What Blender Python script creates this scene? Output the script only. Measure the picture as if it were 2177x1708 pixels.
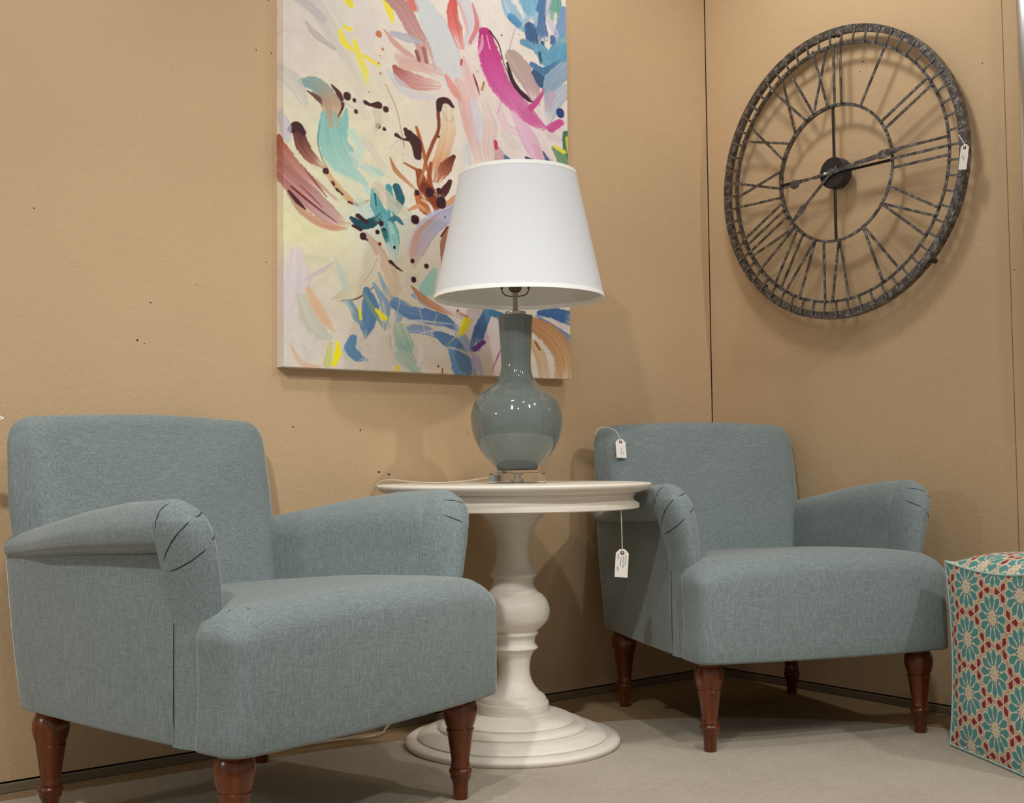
import bpy, bmesh, math, random
import numpy as np
from mathutils import Vector, Matrix
from mathutils.bvhtree import BVHTree

# ------------------------------------------------------------------ scene reset
for o in list(bpy.data.objects):
    bpy.data.objects.remove(o, do_unlink=True)
scene = bpy.context.scene
COL = scene.collection
rnd = random.Random(7)
PI = math.pi

# ------------------------------------------------------------------ camera
cam_data = bpy.data.cameras.new('camera')
cam = bpy.data.objects.new('camera', cam_data)
COL.objects.link(cam)
scene.camera = cam
cam_data.sensor_fit = 'HORIZONTAL'
cam_data.sensor_width = 36.0
cam_data.lens = 42.70
cam_data.clip_start = 0.05
CAM = Vector((-3.469, -3.224, 0.82))
cam.matrix_world = (Matrix.Translation(CAM) @ Matrix.Rotation(-0.6604, 4, 'Z')
                    @ Matrix.Rotation(PI/2 + 0.0505, 4, 'X') @ Matrix.Rotation(-0.0108, 4, 'Z'))

# ------------------------------------------------------------------ world, lights, exposure
world = bpy.data.worlds.new('shop')
scene.world = world
world.use_nodes = True
bg = world.node_tree.nodes['Background']
bg.inputs[0].default_value = (1.0, 0.965, 0.91, 1)
bg.inputs[1].default_value = 0.34

def spot(name, loc, target, watts, angle=110, blend=0.8, radius=0.06, col=(1.0, 0.972, 0.925)):
    d = bpy.data.lights.new(name, 'SPOT')
    d.energy = watts; d.spot_size = math.radians(angle); d.spot_blend = blend
    d.shadow_soft_size = radius; d.color = col
    o = bpy.data.objects.new(name, d); COL.objects.link(o)
    o.location = loc
    o.rotation_euler = (Vector(target) - Vector(loc)).to_track_quat('-Z', 'Y').to_euler()
    return o

spot('track_spot_a', (-4.0, -2.7, 2.95), (-2.6, -0.3, 1.2), 205, 72, 1.0)
spot('track_spot_b', (-3.3, -3.5, 2.95), (-1.9, -0.8, 0.2), 30, 80, 1.0)
spot('track_spot_c', (-1.4, -3.9, 2.95), (-0.8, -0.8, 0.5), 24, 80, 1.0)
spot('track_spot_d', (-0.5, -3.6, 2.95), (-0.6, -0.8, 0.6), 100, 80, 1.0)
spot('track_spot_e', (-1.9, -2.5, 2.95), (-1.0, -1.5, 0.0), 92, 72, 1.0)
spot('track_spot_f', (-2.4, -1.3, 3.00), (-2.1, -1.0, 0.0), 70, 84, 1.0)
spot('track_spot_g', (-0.8, -1.4, 3.00), (-0.7, -1.0, 0.0), 10, 90, 1.0)
spot('low_left_fill', (-5.4, -0.40, 1.75), (-2.2, -0.35, 0.4), 40, 110, 0.8, 0.12)  # unseen low light added at left to reach the floor behind the near chair
spot('wall_washer_a', (-2.4, -1.3, 3.0), (-2.1, 0.0, 2.2), 16, 110, 1.0, 0.12)
spot('wall_washer_b', (-1.0, -0.85, 3.1), (0.05, -0.75, 2.4), 56, 95, 1.0, 0.16)
spot('wall_washer_c', (-0.95, -1.0, 3.1), (-0.85, 0.03, 2.4), 41, 95, 1.0, 0.16)

vs = scene.view_settings
vs.view_transform = 'Standard'; vs.look = 'None'; vs.gamma = 1.0
vs.use_curve_mapping = False
vs.exposure = 0.0

# ------------------------------------------------------------------ helpers: colour and materials
def lin(c):
    c = c / 255.0
    return c / 12.92 if c <= 0.04045 else ((c + 0.055) / 1.055) ** 2.4
def rgb(r, g, b, a=1.0):
    return (lin(r), lin(g), lin(b), a)

class NT:
    """small helper round a node tree"""
    def __init__(s, name):
        s.m = bpy.data.materials.new(name); s.m.use_nodes = True
        s.t = s.m.node_tree; s.n = s.t.nodes; s.b = s.n['Principled BSDF']
    def node(s, typ, **kw):
        n = s.n.new(typ)
        for k, v in kw.items():
            if k.startswith('i_'):
                key = k[2:]; key = int(key) if key.isdigit() else key.replace('_', ' ')
                n.inputs[key].default_value = v
            else: setattr(n, k, v)
        return n
    def link(s, a, b): s.t.links.new(a, b)
    def coords(s, scale=(1, 1, 1), kind='Object'):
        tc = s.node('ShaderNodeTexCoord'); mp = s.node('ShaderNodeMapping')
        mp.inputs['Scale'].default_value = scale
        s.link(tc.outputs[kind], mp.inputs[0]); return mp.outputs[0]
    def noise(s, co, scale, detail=3, rough=0.55):
        n = s.node('ShaderNodeTexNoise'); n.inputs['Scale'].default_value = scale
        n.inputs['Detail'].default_value = detail; n.inputs['Roughness'].default_value = rough
        s.link(co, n.inputs['Vector']); return n.outputs['Fac']
    def ramp(s, fac, stops):
        r = s.node('ShaderNodeValToRGB'); e = r.color_ramp.elements
        e[0].position, e[0].color = stops[0]
        e[1].position, e[1].color = stops[-1]
        for p, c in stops[1:-1]:
            q = e.new(p); q.color = c
        s.link(fac, r.inputs[0]); return r.outputs[0]
    def mix(s, fac, a, b, mode='MIX'):
        m = s.node('ShaderNodeMix', data_type='RGBA', blend_type=mode)
        for sock, v in ((m.inputs['Factor'], fac), (m.inputs[6], a), (m.inputs[7], b)):
            if hasattr(v, 'is_linked'): s.link(v, sock)
            else: sock.default_value = v
        return m.outputs[2]
    def math(s, op, a, b=0.0):
        m = s.node('ShaderNodeMath', operation=op)
        for i, v in ((0, a), (1, b)):
            if hasattr(v, 'is_linked'): s.link(v, m.inputs[i])
            else: m.inputs[i].default_value = v
        return m.outputs[0]
    def bump(s, h, strength=0.2, dist=0.002):
        b = s.node('ShaderNodeBump'); b.inputs['Strength'].default_value = strength
        b.inputs['Distance'].default_value = dist
        s.link(h, b.inputs['Height']); s.link(b.outputs[0], s.b.inputs['Normal'])
    def set(s, **kw):
        for k, v in kw.items():
            i = s.b.inputs[k.replace('_', ' ')]
            if hasattr(v, 'is_linked'): s.link(v, i)
            else: i.default_value = v
        return s.m

M = {}
def plain(name, col, rough=0.5, metal=0.0, spec=0.5, **kw):
    k = NT(name)
    return k.set(Base_Color=col, Roughness=rough, Metallic=metal, Specular_IOR_Level=spec, **kw)

def m_wall():
    k = NT('wall_paint'); co = k.coords()
    big = k.noise(co, 1.7, 3); fine = k.noise(co, 240, 3, 0.6); mid = k.noise(co, 34, 4, 0.6)
    c = k.ramp(big, [(0.3, rgb(199, 170, 133)), (0.7, rgb(205, 176, 139))])
    scr = k.noise(k.coords((9, 9, 30)), 6, 6, 0.7)
    s2 = k.ramp(scr, [(0.70, (0, 0, 0, 1)), (0.78, (1, 1, 1, 1))])
    c = k.mix(k.math('MULTIPLY', s2, 0.16), c, rgb(140, 112, 78))
    k.bump(k.math('ADD', k.math('MULTIPLY', mid, 0.9), fine), 0.5, 0.003)
    return k.set(Base_Color=c, Roughness=0.62, Specular_IOR_Level=0.25)
def m_carpet(name, c0, c1):
    k = NT(name); co = k.coords()
    big = k.noise(co, 3.2, 4); fine = k.noise(co, 420, 2, 0.7); mid = k.noise(co, 70, 4, 0.65)
    c = k.ramp(k.math('ADD', k.math('MULTIPLY', big, 0.5), k.math('MULTIPLY', mid, 0.5)), [(0.36, c0), (0.64, c1)])
    c = k.mix(k.math('MULTIPLY', fine, 0.30), c, rgb(120, 104, 82))
    k.bump(k.math('ADD', fine, k.math('MULTIPLY', mid, 1.2)), 0.9, 0.008)
    return k.set(Base_Color=c, Roughness=0.95, Specular_IOR_Level=0.1, Sheen_Weight=0.15)
def m_fabric():
    k = NT('blue_grey_linen')
    a = k.math('ADD', k.math('MULTIPLY', k.noise(k.coords((34, 330, 620)), 1.0, 4, 0.65), 0.5), k.math('MULTIPLY', k.noise(k.coords((330, 34, 620)), 1.0, 4, 0.65), 0.5))
    b = k.noise(k.coords((560, 560, 30)), 1.0, 3, 0.6)
    g = k.noise(k.coords(), 900, 2, 0.6)
    big = k.noise(k.coords(), 5, 3)
    v = k.math('ADD', k.math('ADD', k.math('MULTIPLY', a, 0.42), k.math('MULTIPLY', b, 0.26)), k.math('MULTIPLY', g, 0.32))
    c = k.ramp(v, [(0.37, rgb(78, 88, 90)), (0.5, rgb(122, 134, 136)), (0.63, rgb(164, 174, 175))])
    c = k.mix(k.math('MULTIPLY', big, 0.22), c, rgb(146, 156, 152))
    k.bump(v, 0.30, 0.0015)
    return k.set(Base_Color=c, Roughness=0.92, Specular_IOR_Level=0.12, Sheen_Weight=0.55, Sheen_Roughness=0.35)
def m_wood():
    k = NT('cherry_stain'); co = k.coords((60, 60, 6))
    n = k.noise(co, 1.0, 5, 0.6)
    c = k.ramp(n, [(0.3, rgb(64, 27, 8)), (0.7, rgb(118, 55, 15))])
    return k.set(Base_Color=c, Roughness=0.26, Coat_Weight=0.2, Coat_Roughness=0.1)
def m_antique():
    k = NT('antique_white_paint'); co = k.coords((14, 14, 120))
    n = k.noise(co, 1.0, 4, 0.6); b = k.noise(k.coords(), 9, 4)
    c = k.ramp(n, [(0.32, rgb(232, 224, 211)), (0.7, rgb(241, 235, 224))])
    c = k.mix(k.math('MULTIPLY', b, 0.14), c, rgb(196, 182, 158))
    k.bump(n, 0.08, 0.001)
    return k.set(Base_Color=c, Roughness=0.42, Specular_IOR_Level=0.4)
def m_iron():
    k = NT('brushed_dark_iron'); n = k.noise(k.coords((45, 45, 45)), 1.0, 6, 0.7)
    f = k.noise(k.coords((380, 380, 380)), 1.0, 4, 0.7)
    v = k.math('ADD', k.math('MULTIPLY', n, 0.6), k.math('MULTIPLY', f, 0.4))
    c = k.ramp(v, [(0.36, rgb(56, 54, 53)), (0.51, rgb(104, 103, 103)), (0.64, rgb(188, 189, 192))])
    k.bump(f, 0.25, 0.001)
    return k.set(Base_Color=c, Roughness=0.38, Metallic=0.9)
def m_glaze():
    k = NT('grey_glaze'); n = k.noise(k.coords((90, 90, 3)), 1.0, 4, 0.6)
    c = k.ramp(n, [(0.3, rgb(101, 110, 106)), (0.7, rgb(107, 116, 112))])
    return k.set(Base_Color=c, Roughness=0.07, Coat_Weight=0.5, Coat_Roughness=0.03)
def m_attr(name, attr='Col', rough=0.6, spec=0.3, bump=None, sheen=0.0):
    k = NT(name); a = k.node('ShaderNodeVertexColor', layer_name=attr)
    k.set(Base_Color=a.outputs[0], Roughness=rough, Specular_IOR_Level=spec, Sheen_Weight=sheen)
    if bump: k.bump(k.noise(k.coords(), bump, 3, 0.6), 0.18, 0.001)
    return k.m

M['wall'] = m_wall()
M['baseboard'] = plain('baseboard_vinyl', rgb(120, 106, 84), 0.7)
M['gap'] = plain('dark_gap', rgb(48, 36, 24), 0.9)
M['tan_carpet'] = m_carpet('tan_carpet', rgb(172, 138, 88), rgb(190, 156, 104))
M['pale_carpet'] = m_carpet('pale_carpet', rgb(214, 201, 178), rgb(234, 222, 201))
M['fabric'] = m_fabric()
M['crease'] = plain('crease_shade', rgb(62, 70, 72), 0.95, spec=0.05)  # dark tone painted in for the shade inside pleats and seams
M['lining'] = plain('black_dust_cover', rgb(30, 28, 27), 0.95, spec=0.05)
M['wood'] = m_wood()
M['antique'] = m_antique()
M['iron'] = m_iron()
M['dark_iron'] = plain('dark_iron', rgb(52, 46, 44), 0.4, 0.7)
M['black'] = plain('black_plastic', rgb(26, 26, 28), 0.38)
M['glaze'] = m_glaze()
M['chrome'] = plain('nickel', rgb(190, 184, 172), 0.16, 1.0)
M['bronze'] = plain('dull_brass_socket', rgb(110, 96, 80), 0.35, 0.9)
M['acrylic'] = plain('clear_acrylic', (0.98, 0.98, 0.98, 1), 0.02, 0.0, 0.5, Transmission_Weight=1.0, IOR=1.47)
M['cordclear'] = plain('clear_cord', rgb(214, 200, 176), 0.2, 0.0, 0.6, Transmission_Weight=0.45)
k_ = NT('white_linen_shade'); w_ = k_.noise(k_.coords((500, 500, 500)), 1.0, 2)
k_.bump(w_, 0.1, 0.0008)
M['shade'] = k_.set(Base_Color=k_.ramp(w_, [(0.2, rgb(222, 224, 228)), (0.8, rgb(230, 232, 236))]), Roughness=0.9, Specular_IOR_Level=0.1)
M['trim'] = plain('white_cotton_tape', rgb(250, 250, 248), 0.9, spec=0.1)
M['shade_in'] = plain('shade_lining', rgb(226, 224, 216), 0.9, spec=0.1)
M['paper'] = plain('tag_card', rgb(240, 236, 228), 0.8, spec=0.2)
M['eyelet'] = plain('brown_eyelet', rgb(96, 58, 44), 0.7)
M['string'] = plain('white_string', rgb(236, 232, 222), 0.9)
M['ink'] = plain('grey_ink', rgb(86, 84, 88), 0.9)
M['piping'] = plain('pale_teal_piping', rgb(170, 200, 196), 0.85, spec=0.15)
M['silver'] = plain('silver_frame', rgb(200, 198, 194), 0.22, 1.0)
M['mirror'] = plain('mirror_glass', rgb(235, 238, 238), 0.02, 1.0)
M['hole'] = plain('nail_hole_dark', rgb(78, 56, 36), 0.9, spec=0.05)

# ------------------------------------------------------------------ helpers: objects and meshes
def tag(o, label=None, cat=None, group=None, kind=None):
    if label: o['label'] = label
    if cat: o['category'] = cat
    if group: o['group'] = group
    if kind: o['kind'] = kind
    return o

def link(o, parent=None):
    COL.objects.link(o)
    if parent is not None: o.parent = parent
    return o

def empty(name, loc=(0, 0, 0), rz=0.0):
    o = bpy.data.objects.new(name, None); COL.objects.link(o)
    o.location = loc; o.rotation_euler = (0, 0, rz); o.empty_display_size = 0.1
    return o

def mesh(name, verts, faces, mat, parent=None, smooth=True, angle=50):
    me = bpy.data.meshes.new(name)
    me.from_pydata([tuple(v) for v in verts], [], faces)
    bm = bmesh.new(); bm.from_mesh(me)
    bmesh.ops.remove_doubles(bm, verts=bm.verts, dist=1e-6)
    bmesh.ops.recalc_face_normals(bm, faces=bm.faces)
    bm.to_mesh(me); bm.free()
    me.materials.append(M[mat] if isinstance(mat, str) else mat)
    if smooth:
        me.polygons.foreach_set('use_smooth', [True] * len(me.polygons))
        if angle is not None:
            me.set_sharp_from_angle(angle=math.radians(angle))
    o = bpy.data.objects.new(name, me)
    return link(o, parent)

def lathe_data(profile, seg=64, closed=False, centre=(0, 0)):
    n = len(profile); V = []; F = []
    for j in range(seg):
        a = 2 * PI * j / seg
        for r, z in profile:
            V.append((centre[0] + r * math.cos(a), centre[1] + r * math.sin(a), z))
    for j in range(seg):
        k = (j + 1) % seg
        for i in range(n - 1 + (1 if closed else 0)):
            i2 = (i + 1) % n
            F.append((j*n + i, k*n + i, k*n + i2, j*n + i2))
    return V, F

def lathe(name, profile, mat, parent=None, seg=64, closed=False, centre=(0, 0), angle=35):
    V, F = lathe_data(profile, seg, closed, centre)
    return mesh(name, V, F, mat, parent, True, angle)

def catmull(pts, per=8, closed=False):
    P = [Vector(p) for p in pts]; n = len(P); out = []
    rng = range(n) if closed else range(n - 1)
    for i in rng:
        p1, p2 = P[i], P[(i + 1) % n]
        p0 = P[i - 1] if (closed or i > 0) else p1 * 2 - p2
        p3 = P[(i + 2) % n] if (closed or i + 2 < n) else p2 * 2 - p1
        for q in range(per):
            t = q / per
            out.append(0.5 * ((2*p1) + (p2 - p0)*t + (2*p0 - 5*p1 + 4*p2 - p3)*t*t + (3*p1 - p0 - 3*p2 + p3)*t**3))
    if not closed: out.append(P[-1].copy())
    return out

def smooth_profile(pts, per=6):
    return [(max(0.0, v.x), v.y) for v in catmull([(r, z, 0) for r, z in pts], per)]

def tube_data(path, r, seg=8, cap=True, closed=False):
    P = [Vector(p) for p in path]; n = len(P); V = []; F = []
    up = None
    for i, p in enumerate(P):
        if closed: t = (P[(i+1) % n] - P[i-1]).normalized()
        else: t = ((P[min(i+1, n-1)] - P[max(i-1, 0)])).normalized()
        if up is None:
            up = Vector((0, 0, 1)) if abs(t.z) < 0.9 else Vector((1, 0, 0))
        s = t.cross(up).normalized(); up = s.cross(t).normalized()
        rr = r[i] if isinstance(r, (list, tuple)) else r
        for q in range(seg):
            a = 2*PI*q/seg
            V.append(p + (s*math.cos(a) + up*math.sin(a))*rr)
    for i in range(n if closed else n - 1):
        j = (i + 1) % n
        for q in range(seg):
            q2 = (q + 1) % seg
            F.append((i*seg+q, i*seg+q2, j*seg+q2, j*seg+q))
    if cap and not closed:
        F.append(tuple(range(seg))[::-1]); F.append(tuple((n-1)*seg + q for q in range(seg)))
    return V, F

def tube(name, path, r, mat, parent=None, seg=8, closed=False):
    V, F = tube_data(path, r, seg, True, closed)
    return mesh(name, V, F, mat, parent)

def loft_data(rings, cap0=True, cap1=True, close=True):
    n = len(rings[0]); V = []; F = []
    for r in rings: V += [tuple(p) for p in r]
    for i in range(len(rings) - 1):
        for q in range(n if close else n - 1):
            q2 = (q + 1) % n
            F.append((i*n+q, i*n+q2, (i+1)*n+q2, (i+1)*n+q))
    for on, r in ((cap0, 0), (cap1, len(rings) - 1)):
        if not on: continue
        c = sum((Vector(p) for p in rings[r]), Vector())/n
        V.append(tuple(c)); k = len(V) - 1
        F += [(r*n + q, r*n + (q + 1) % n, k) for q in range(n)]
    return V, F

def box_data(x0, x1, y0, y1, z0, z1):
    V = [(x, y, z) for x in (x0, x1) for y in (y0, y1) for z in (z0, z1)]
    F = [(0, 1, 3, 2), (4, 6, 7, 5), (0, 4, 5, 1), (2, 3, 7, 6), (0, 2, 6, 4), (1, 5, 7, 3)]
    return V, F

def box(name, x0, x1, y0, y1, z0, z1, mat, parent=None, bevel=0.0, seg=2):
    V, F = box_data(x0, x1, y0, y1, z0, z1)
    me = bpy.data.meshes.new(name); me.from_pydata(V, [], F)
    bm = bmesh.new(); bm.from_mesh(me)
    bmesh.ops.recalc_face_normals(bm, faces=bm.faces)
    if bevel:
        bmesh.ops.bevel(bm, geom=list(bm.edges), offset=bevel, segments=seg, affect='EDGES', profile=0.5)
    bm.to_mesh(me); bm.free()
    me.materials.append(M[mat])
    if bevel:
        me.polygons.foreach_set('use_smooth', [True]*len(me.polygons)); me.set_sharp_from_angle(angle=math.radians(40))
    o = bpy.data.objects.new(name, me)
    return link(o, parent)

def join_data(parts):
    V = []; F = []
    for v, f in parts:
        b = len(V); V += list(v); F += [tuple(i + b for i in q) for q in f]
    return V, F

def interp(x, xs, ys):
    return float(np.interp(x, xs, ys))

def smoothstep(t):
    t = min(1.0, max(0.0, t)); return t*t*(3 - 2*t)

# ------------------------------------------------------------------ the setting
WY = 0.03       # face of the back wall
WX = 0.045       # face of the right wall
floor = box('floor', -6.0, 0.10, -6.0, 0.10, -0.05, 0.0, 'tan_carpet')
tag(floor, 'tan carpeted floor', None, kind='structure')

# pale carpet laid over the tan one, its far edge curving across the corner
edge = [(-5.6, -0.06), (-3.2, -0.06), (-2.6, -0.062), (-2.33, -0.075), (-2.13, -0.08), (-1.92, -0.092), (-1.72, -0.11), (-1.485, -0.157),
        (-1.17, -0.245), (-0.858, -0.354), (-0.621, -0.485), (-0.47, -0.62), (-0.314, -0.804), (-0.215, -0.97), (-0.162, -1.085), (-0.125, -1.311), (-0.11, -1.7), (-0.10, -3.0), (-0.10, -5.6)]
ce = [(v.x, v.y + rnd.uniform(-0.003, 0.003)) for v in catmull([(x, y, 0) for x, y in edge], 10)]
ring = [(x, y) for x, y in ce] + [(-5.6, -5.6)]
V = [(x, y, 0.0005) for x, y in ring] + [(x, y, 0.004) for x, y in ring]
n = len(ring)
F = [tuple(range(n, 2*n))] + [(i, (i+1) % n, n + (i+1) % n, n + i) for i in range(n)]
rug = mesh('carpet', V, F, 'pale_carpet', None, smooth=False)
tag(rug, 'pale grey-beige carpet laid over the tan floor, far edge curving across the corner', 'carpet')

def wall_panels(root, cuts, fixed, axis, z0, z1):
    for a, b in zip(cuts[:-1], cuts[1:]):
        g = 0.0008 if axis == 'y' else 0.00005
        if axis == 'x': box('panel', a + g, b - g, fixed, fixed + 0.02, z0, z1, 'wall', root, 0.0004, 1)
        else: box('panel', fixed, fixed + 0.02, a + g, b - g, z0, z1, 'wall', root, 0.0012, 1)

wall_back = box('wall_back', -5.2, 0.07, WY + 0.018, WY + 0.10, 0.0, 3.1, 'gap')
tag(wall_back, 'tan painted back wall of joined panels', kind='structure')
wall_panels(wall_back, [-5.2, -1.276, 0.0425], WY, 'x', 0.028, 3.1)
wall_right = box('wall_right', WX + 0.018, WX + 0.10, -3.2, 0.02, 0.0, 3.1, 'gap')
tag(wall_right, 'tan painted right wall with a vertical crack beside the batten', kind='structure')
wall_panels(wall_right, [-3.2, -1.2785, -1.2215, 0.0295], WX, 'y', 0.028, 3.1)

bb = box('baseboard_back', -5.2, 0.045, WY - 0.010, WY, 0.0, 0.024, 'baseboard', None, 0.002, 1)
tag(bb, 'low flat taupe baseboard along the back wall', kind='structure')
bb = box('baseboard_right', WX - 0.010, WX, -3.2, 0.018, 0.0, 0.024, 'baseboard', None, 0.002, 1)
tag(bb, 'low flat taupe baseboard along the right wall', kind='structure')

# nail holes and pits in the paint
def hole(parent, p, normal, r, stretch=1.0, rot=0.0):
    V = []; F = []; s = 10
    nx = Vector(normal)
    t1 = Vector((0, 0, 1)); t2 = nx.cross(t1)
    a1 = t1*math.cos(rot) + t2*math.sin(rot); a2 = nx.cross(a1)
    c = Vector(p)
    for q in range(s):
        a = 2*PI*q/s
        V.append(c + a1*r*0.62*stretch*math.cos(a) + a2*r*0.62*math.sin(a) + nx*0.0002)
    V.append(c + nx*0.0009)
    F = [(q, (q+1) % s, s) for q in range(s)]
    mesh('nail_hole', V, F, 'hole', parent, True)

for x, z, r, st, ro in [(-1.768, 0.934, 0.0042, 1, 0), (-1.537, 0.926, 0.0032, 2.0, 0.2), (-1.470, 0.796, 0.005, 1.4, 1.5), (-1.434, 0.788, 0.0055, 1.2, 1.5),
                        (-2.205, 1.274, 0.0024, 2.4, 1.0), (-2.242, 1.168, 0.0036, 1.8, -0.6), (-2.222, 1.160, 0.0024, 1.3, 0), (-2.07, 1.335, 0.0018, 2.2, 1.0),
                        (-1.855, 1.42, 0.0022, 2.0, -1.0), (-1.887, 2.05, 0.0030, 1.3, 0), (-1.838, 2.05, 0.0028, 1.9, 0), (-1.96, 2.19, 0.0030, 1.4, .5), (-1.846, 2.21, 0.0030, 1.2, 0),
                        (-0.560, 1.06, 0.0024, 1.2, 0), (-0.375, 1.08, 0.0022, 1.2, 0), (-0.47, 1.40, 0.0022, 1, 0), (-1.13, 0.92, 0.0018, 2, .5), (-2.52, 1.50, 0.0026, 1.6, 1.2)]:
    hole(wall_back, (x, WY, z), (0, -1, 0), r, st, ro)
for y, z, r in [(-0.705, 2.196, 0.0038), (-0.717, 2.174, 0.0034), (-0.690, 2.165, 0.0034), (-1.150, 2.07, 0.0036), (-1.235, 1.40, 0.0032), (-0.925, 2.03, 0.0022), (-0.61, 1.52, 0.003), (-0.83, 1.50, 0.0018), (-0.3, 1.1, 0.0018)]:
    hole(wall_right, (WX, y, z), (-1, 0, 0), r)

# ------------------------------------------------------------------ armchairs
def leg_profile():
    return [(0.0, 0.0), (0.0172, 0.0), (0.0180, 0.004), (0.0184, 0.03), (0.0200, 0.042), (0.0245, 0.051), (0.0258, 0.054), (0.0246, 0.058),
            (0.0262, 0.061), (0.0288, 0.067), (0.0270, 0.073), (0.0232, 0.0755), (0.0248, 0.079), (0.0240, 0.084), (0.0222, 0.088), (0.0232, 0.10), (0.0290, 0.140),
            (0.0322, 0.163), (0.0338, 0.166), (0.0340, 0.170), (0.0318, 0.172), (0.0345, 0.178), (0.0395, 0.193), (0.0422, 0.208), (0.0415, 0.222),
            (0.0368, 0.236), (0.0340, 0.240), (0.0352, 0.244), (0.0352, 0.262), (0.0, 0.262)]

AZ  = [0.255, 0.50, 0.54, 0.58, 0.62, 0.66, 0.69, 0.71, 0.73, 0.745, 0.751, 0.7535]
AXO = [0.402, 0.403, 0.411, 0.421, 0.433, 0.445, 0.453, 0.453, 0.445, 0.431, 0.422, 0.415]
AXI = [0.335, 0.335, 0.336, 0.338, 0.340, 0.344, 0.350, 0.358, 0.370, 0.386, 0.396, 0.405]
AYF = [0.030, 0.018, 0.015, 0.014, 0.014, 0.016, 0.022, 0.030, 0.048, 0.074, 0.090, 0.105]

def crest(y):
    return interp(y, [0.10, 0.25, 0.42, 0.60, 0.75, 0.80], [0.7535, 0.746, 0.724, 0.692, 0.667, 0.660])
def under(y):
    return interp(y, [0.10, 0.18, 0.45, 0.75, 0.80], [0.648, 0.645, 0.630, 0.607, 0.604])

def arm_front_data(s):
    rings = []
    zs = list(np.linspace(0.255, 0.50, 8)) + list(np.linspace(0.515, 0.70, 20)) + list(np.linspace(0.706, 0.7535, 18))
    for z in zs:
        xo, xi, yf = (interp(z, AZ, a) for a in (AXO, AXI, AYF))
        xm, hw = (xo + xi)/2, (xo - xi)/2
        r = []
        N = 40
        for i in range(N + 1):
            a = PI * i / N
            c, si = math.cos(a), math.sin(a)
            e = 0.92
            x = xm + hw * math.copysign(abs(c)**e, c)
            y = 0.122 - (0.122 - yf) * abs(si)**e
            r.append((s*x, y, z))
        rings.append(r)
    return loft_data(rings)

def arm_roll_data(s):
    rings = []
    for y in np.concatenate([[0.1185, 0.120, 0.124], np.linspace(0.14, 0.79, 24)]):
        H, S = crest(y), under(y)
        k = (H - S)/0.106
        ins = 0.004 if y < 0.119 else (0.0015 if y < 0.121 else 0.0)
        H -= ins
        tap = -0.036*(y - 0.12)/0.63        # the body narrows towards the rear
        xo = 0.455 - ins - (1-k)*0.035 + tap - 0.023*smoothstep((y - 0.5)/0.28)
        xi = 0.343 + ins + tap*0.9
        w = xo - xi
        pts = [(xi - 0.008, 0.45), (xi - 0.006, 0.53), (xi - 0.002, 0.60), (xi, H - 0.085*k), (xi + 0.10*w, H - 0.045*k), (xi + 0.32*w, H - 0.014*k),
               (xi + 0.60*w, H), (xi + 0.80*w, H - 0.010*k), (xo - 0.05*w, H - 0.036*k), (xo, H - 0.060*k), (xo - 0.05*w, H - 0.084*k), (xo - 0.20*w, S + 0.006),
               (xo - 0.42*w, S - 0.002), (xo - 0.60*w, S - 0.010), (xi + 0.02, S - 0.08), (xi + 0.015, 0.45)]
        c = catmull([(s*x, y, z) for x, z in pts], 4, closed=True)
        rings.append(c)
    return loft_data(rings)

def side_panel_data(s):
    rings = []
    ys = np.concatenate([[0.119, 0.1195, 0.122], np.linspace(0.15, 0.70, 10), [0.73, 0.738, 0.7405]])
    for y in ys:
        t = (y - 0.119)/0.627
        ins = 0.006 if (y < 0.1192 or y > 0.740) else (0.002 if (y < 0.1198 or y > 0.737) else 0.0)
        x = 0.401 - 0.037*t + 0.006*math.sin(PI*min(1, max(0, t))) - ins
        top = under(y) + 0.012
        r = []
        for z, d in [(0.2555, 0.006), (0.2575, 0.002), (0.262, 0.0), (0.32, -0.001), (0.42, -0.003), (0.52, -0.002), (top - 0.03, 0.0), (top, 0.004)]:
            r.append((s*(x - d), y + 0.072*t*(z - 0.255)/0.36, z))
        r += [(s*(x - 0.05), y + 0.072*t, top), (s*(x - 0.05), y, 0.2555)]
        rings.append(r)
    return loft_data(rings)

def round_outline(pts, per=6):
    """closed polygon with rounded corners, pts = (x, y, radius)"""
    out = []; n = len(pts)
    for i, (x, y, r) in enumerate(pts):
        p = Vector((x, y)); a = Vector(pts[i-1][:2]); b = Vector(pts[(i+1) % n][:2])
        if r <= 0: out.append((x, y)); continue
        da, db = (a - p).normalized(), (b - p).normalized()
        p0, p1 = p + da*r, p + db*r
        for q in range(per + 1):
            t = q/per
            v = p0*(1-t)**2 + p*2*t*(1-t) + p1*t*t
            out.append((v.x, v.y))
    return out

def resample(poly, step):
    out = []; n = len(poly)
    for i in range(n):
        a, b = Vector(poly[i]), Vector(poly[(i+1) % n])
        k = max(1, int(math.ceil((b - a).length/step)))
        for q in range(k): out.append(tuple(a.lerp(b, q/k)))
    return out

def inset_poly(poly, d):
    n = len(poly); out = []
    for i in range(n):
        p = Vector(poly[i]); a = Vector(poly[i-1]); b = Vector(poly[(i+1) % n])
        t = (b - a); 
        if t.length < 1e-9: out.append(tuple(p)); continue
        t.normalize(); nrm = Vector((-t.y, t.x))
        out.append(tuple(p + nrm*d))
    return out

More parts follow.
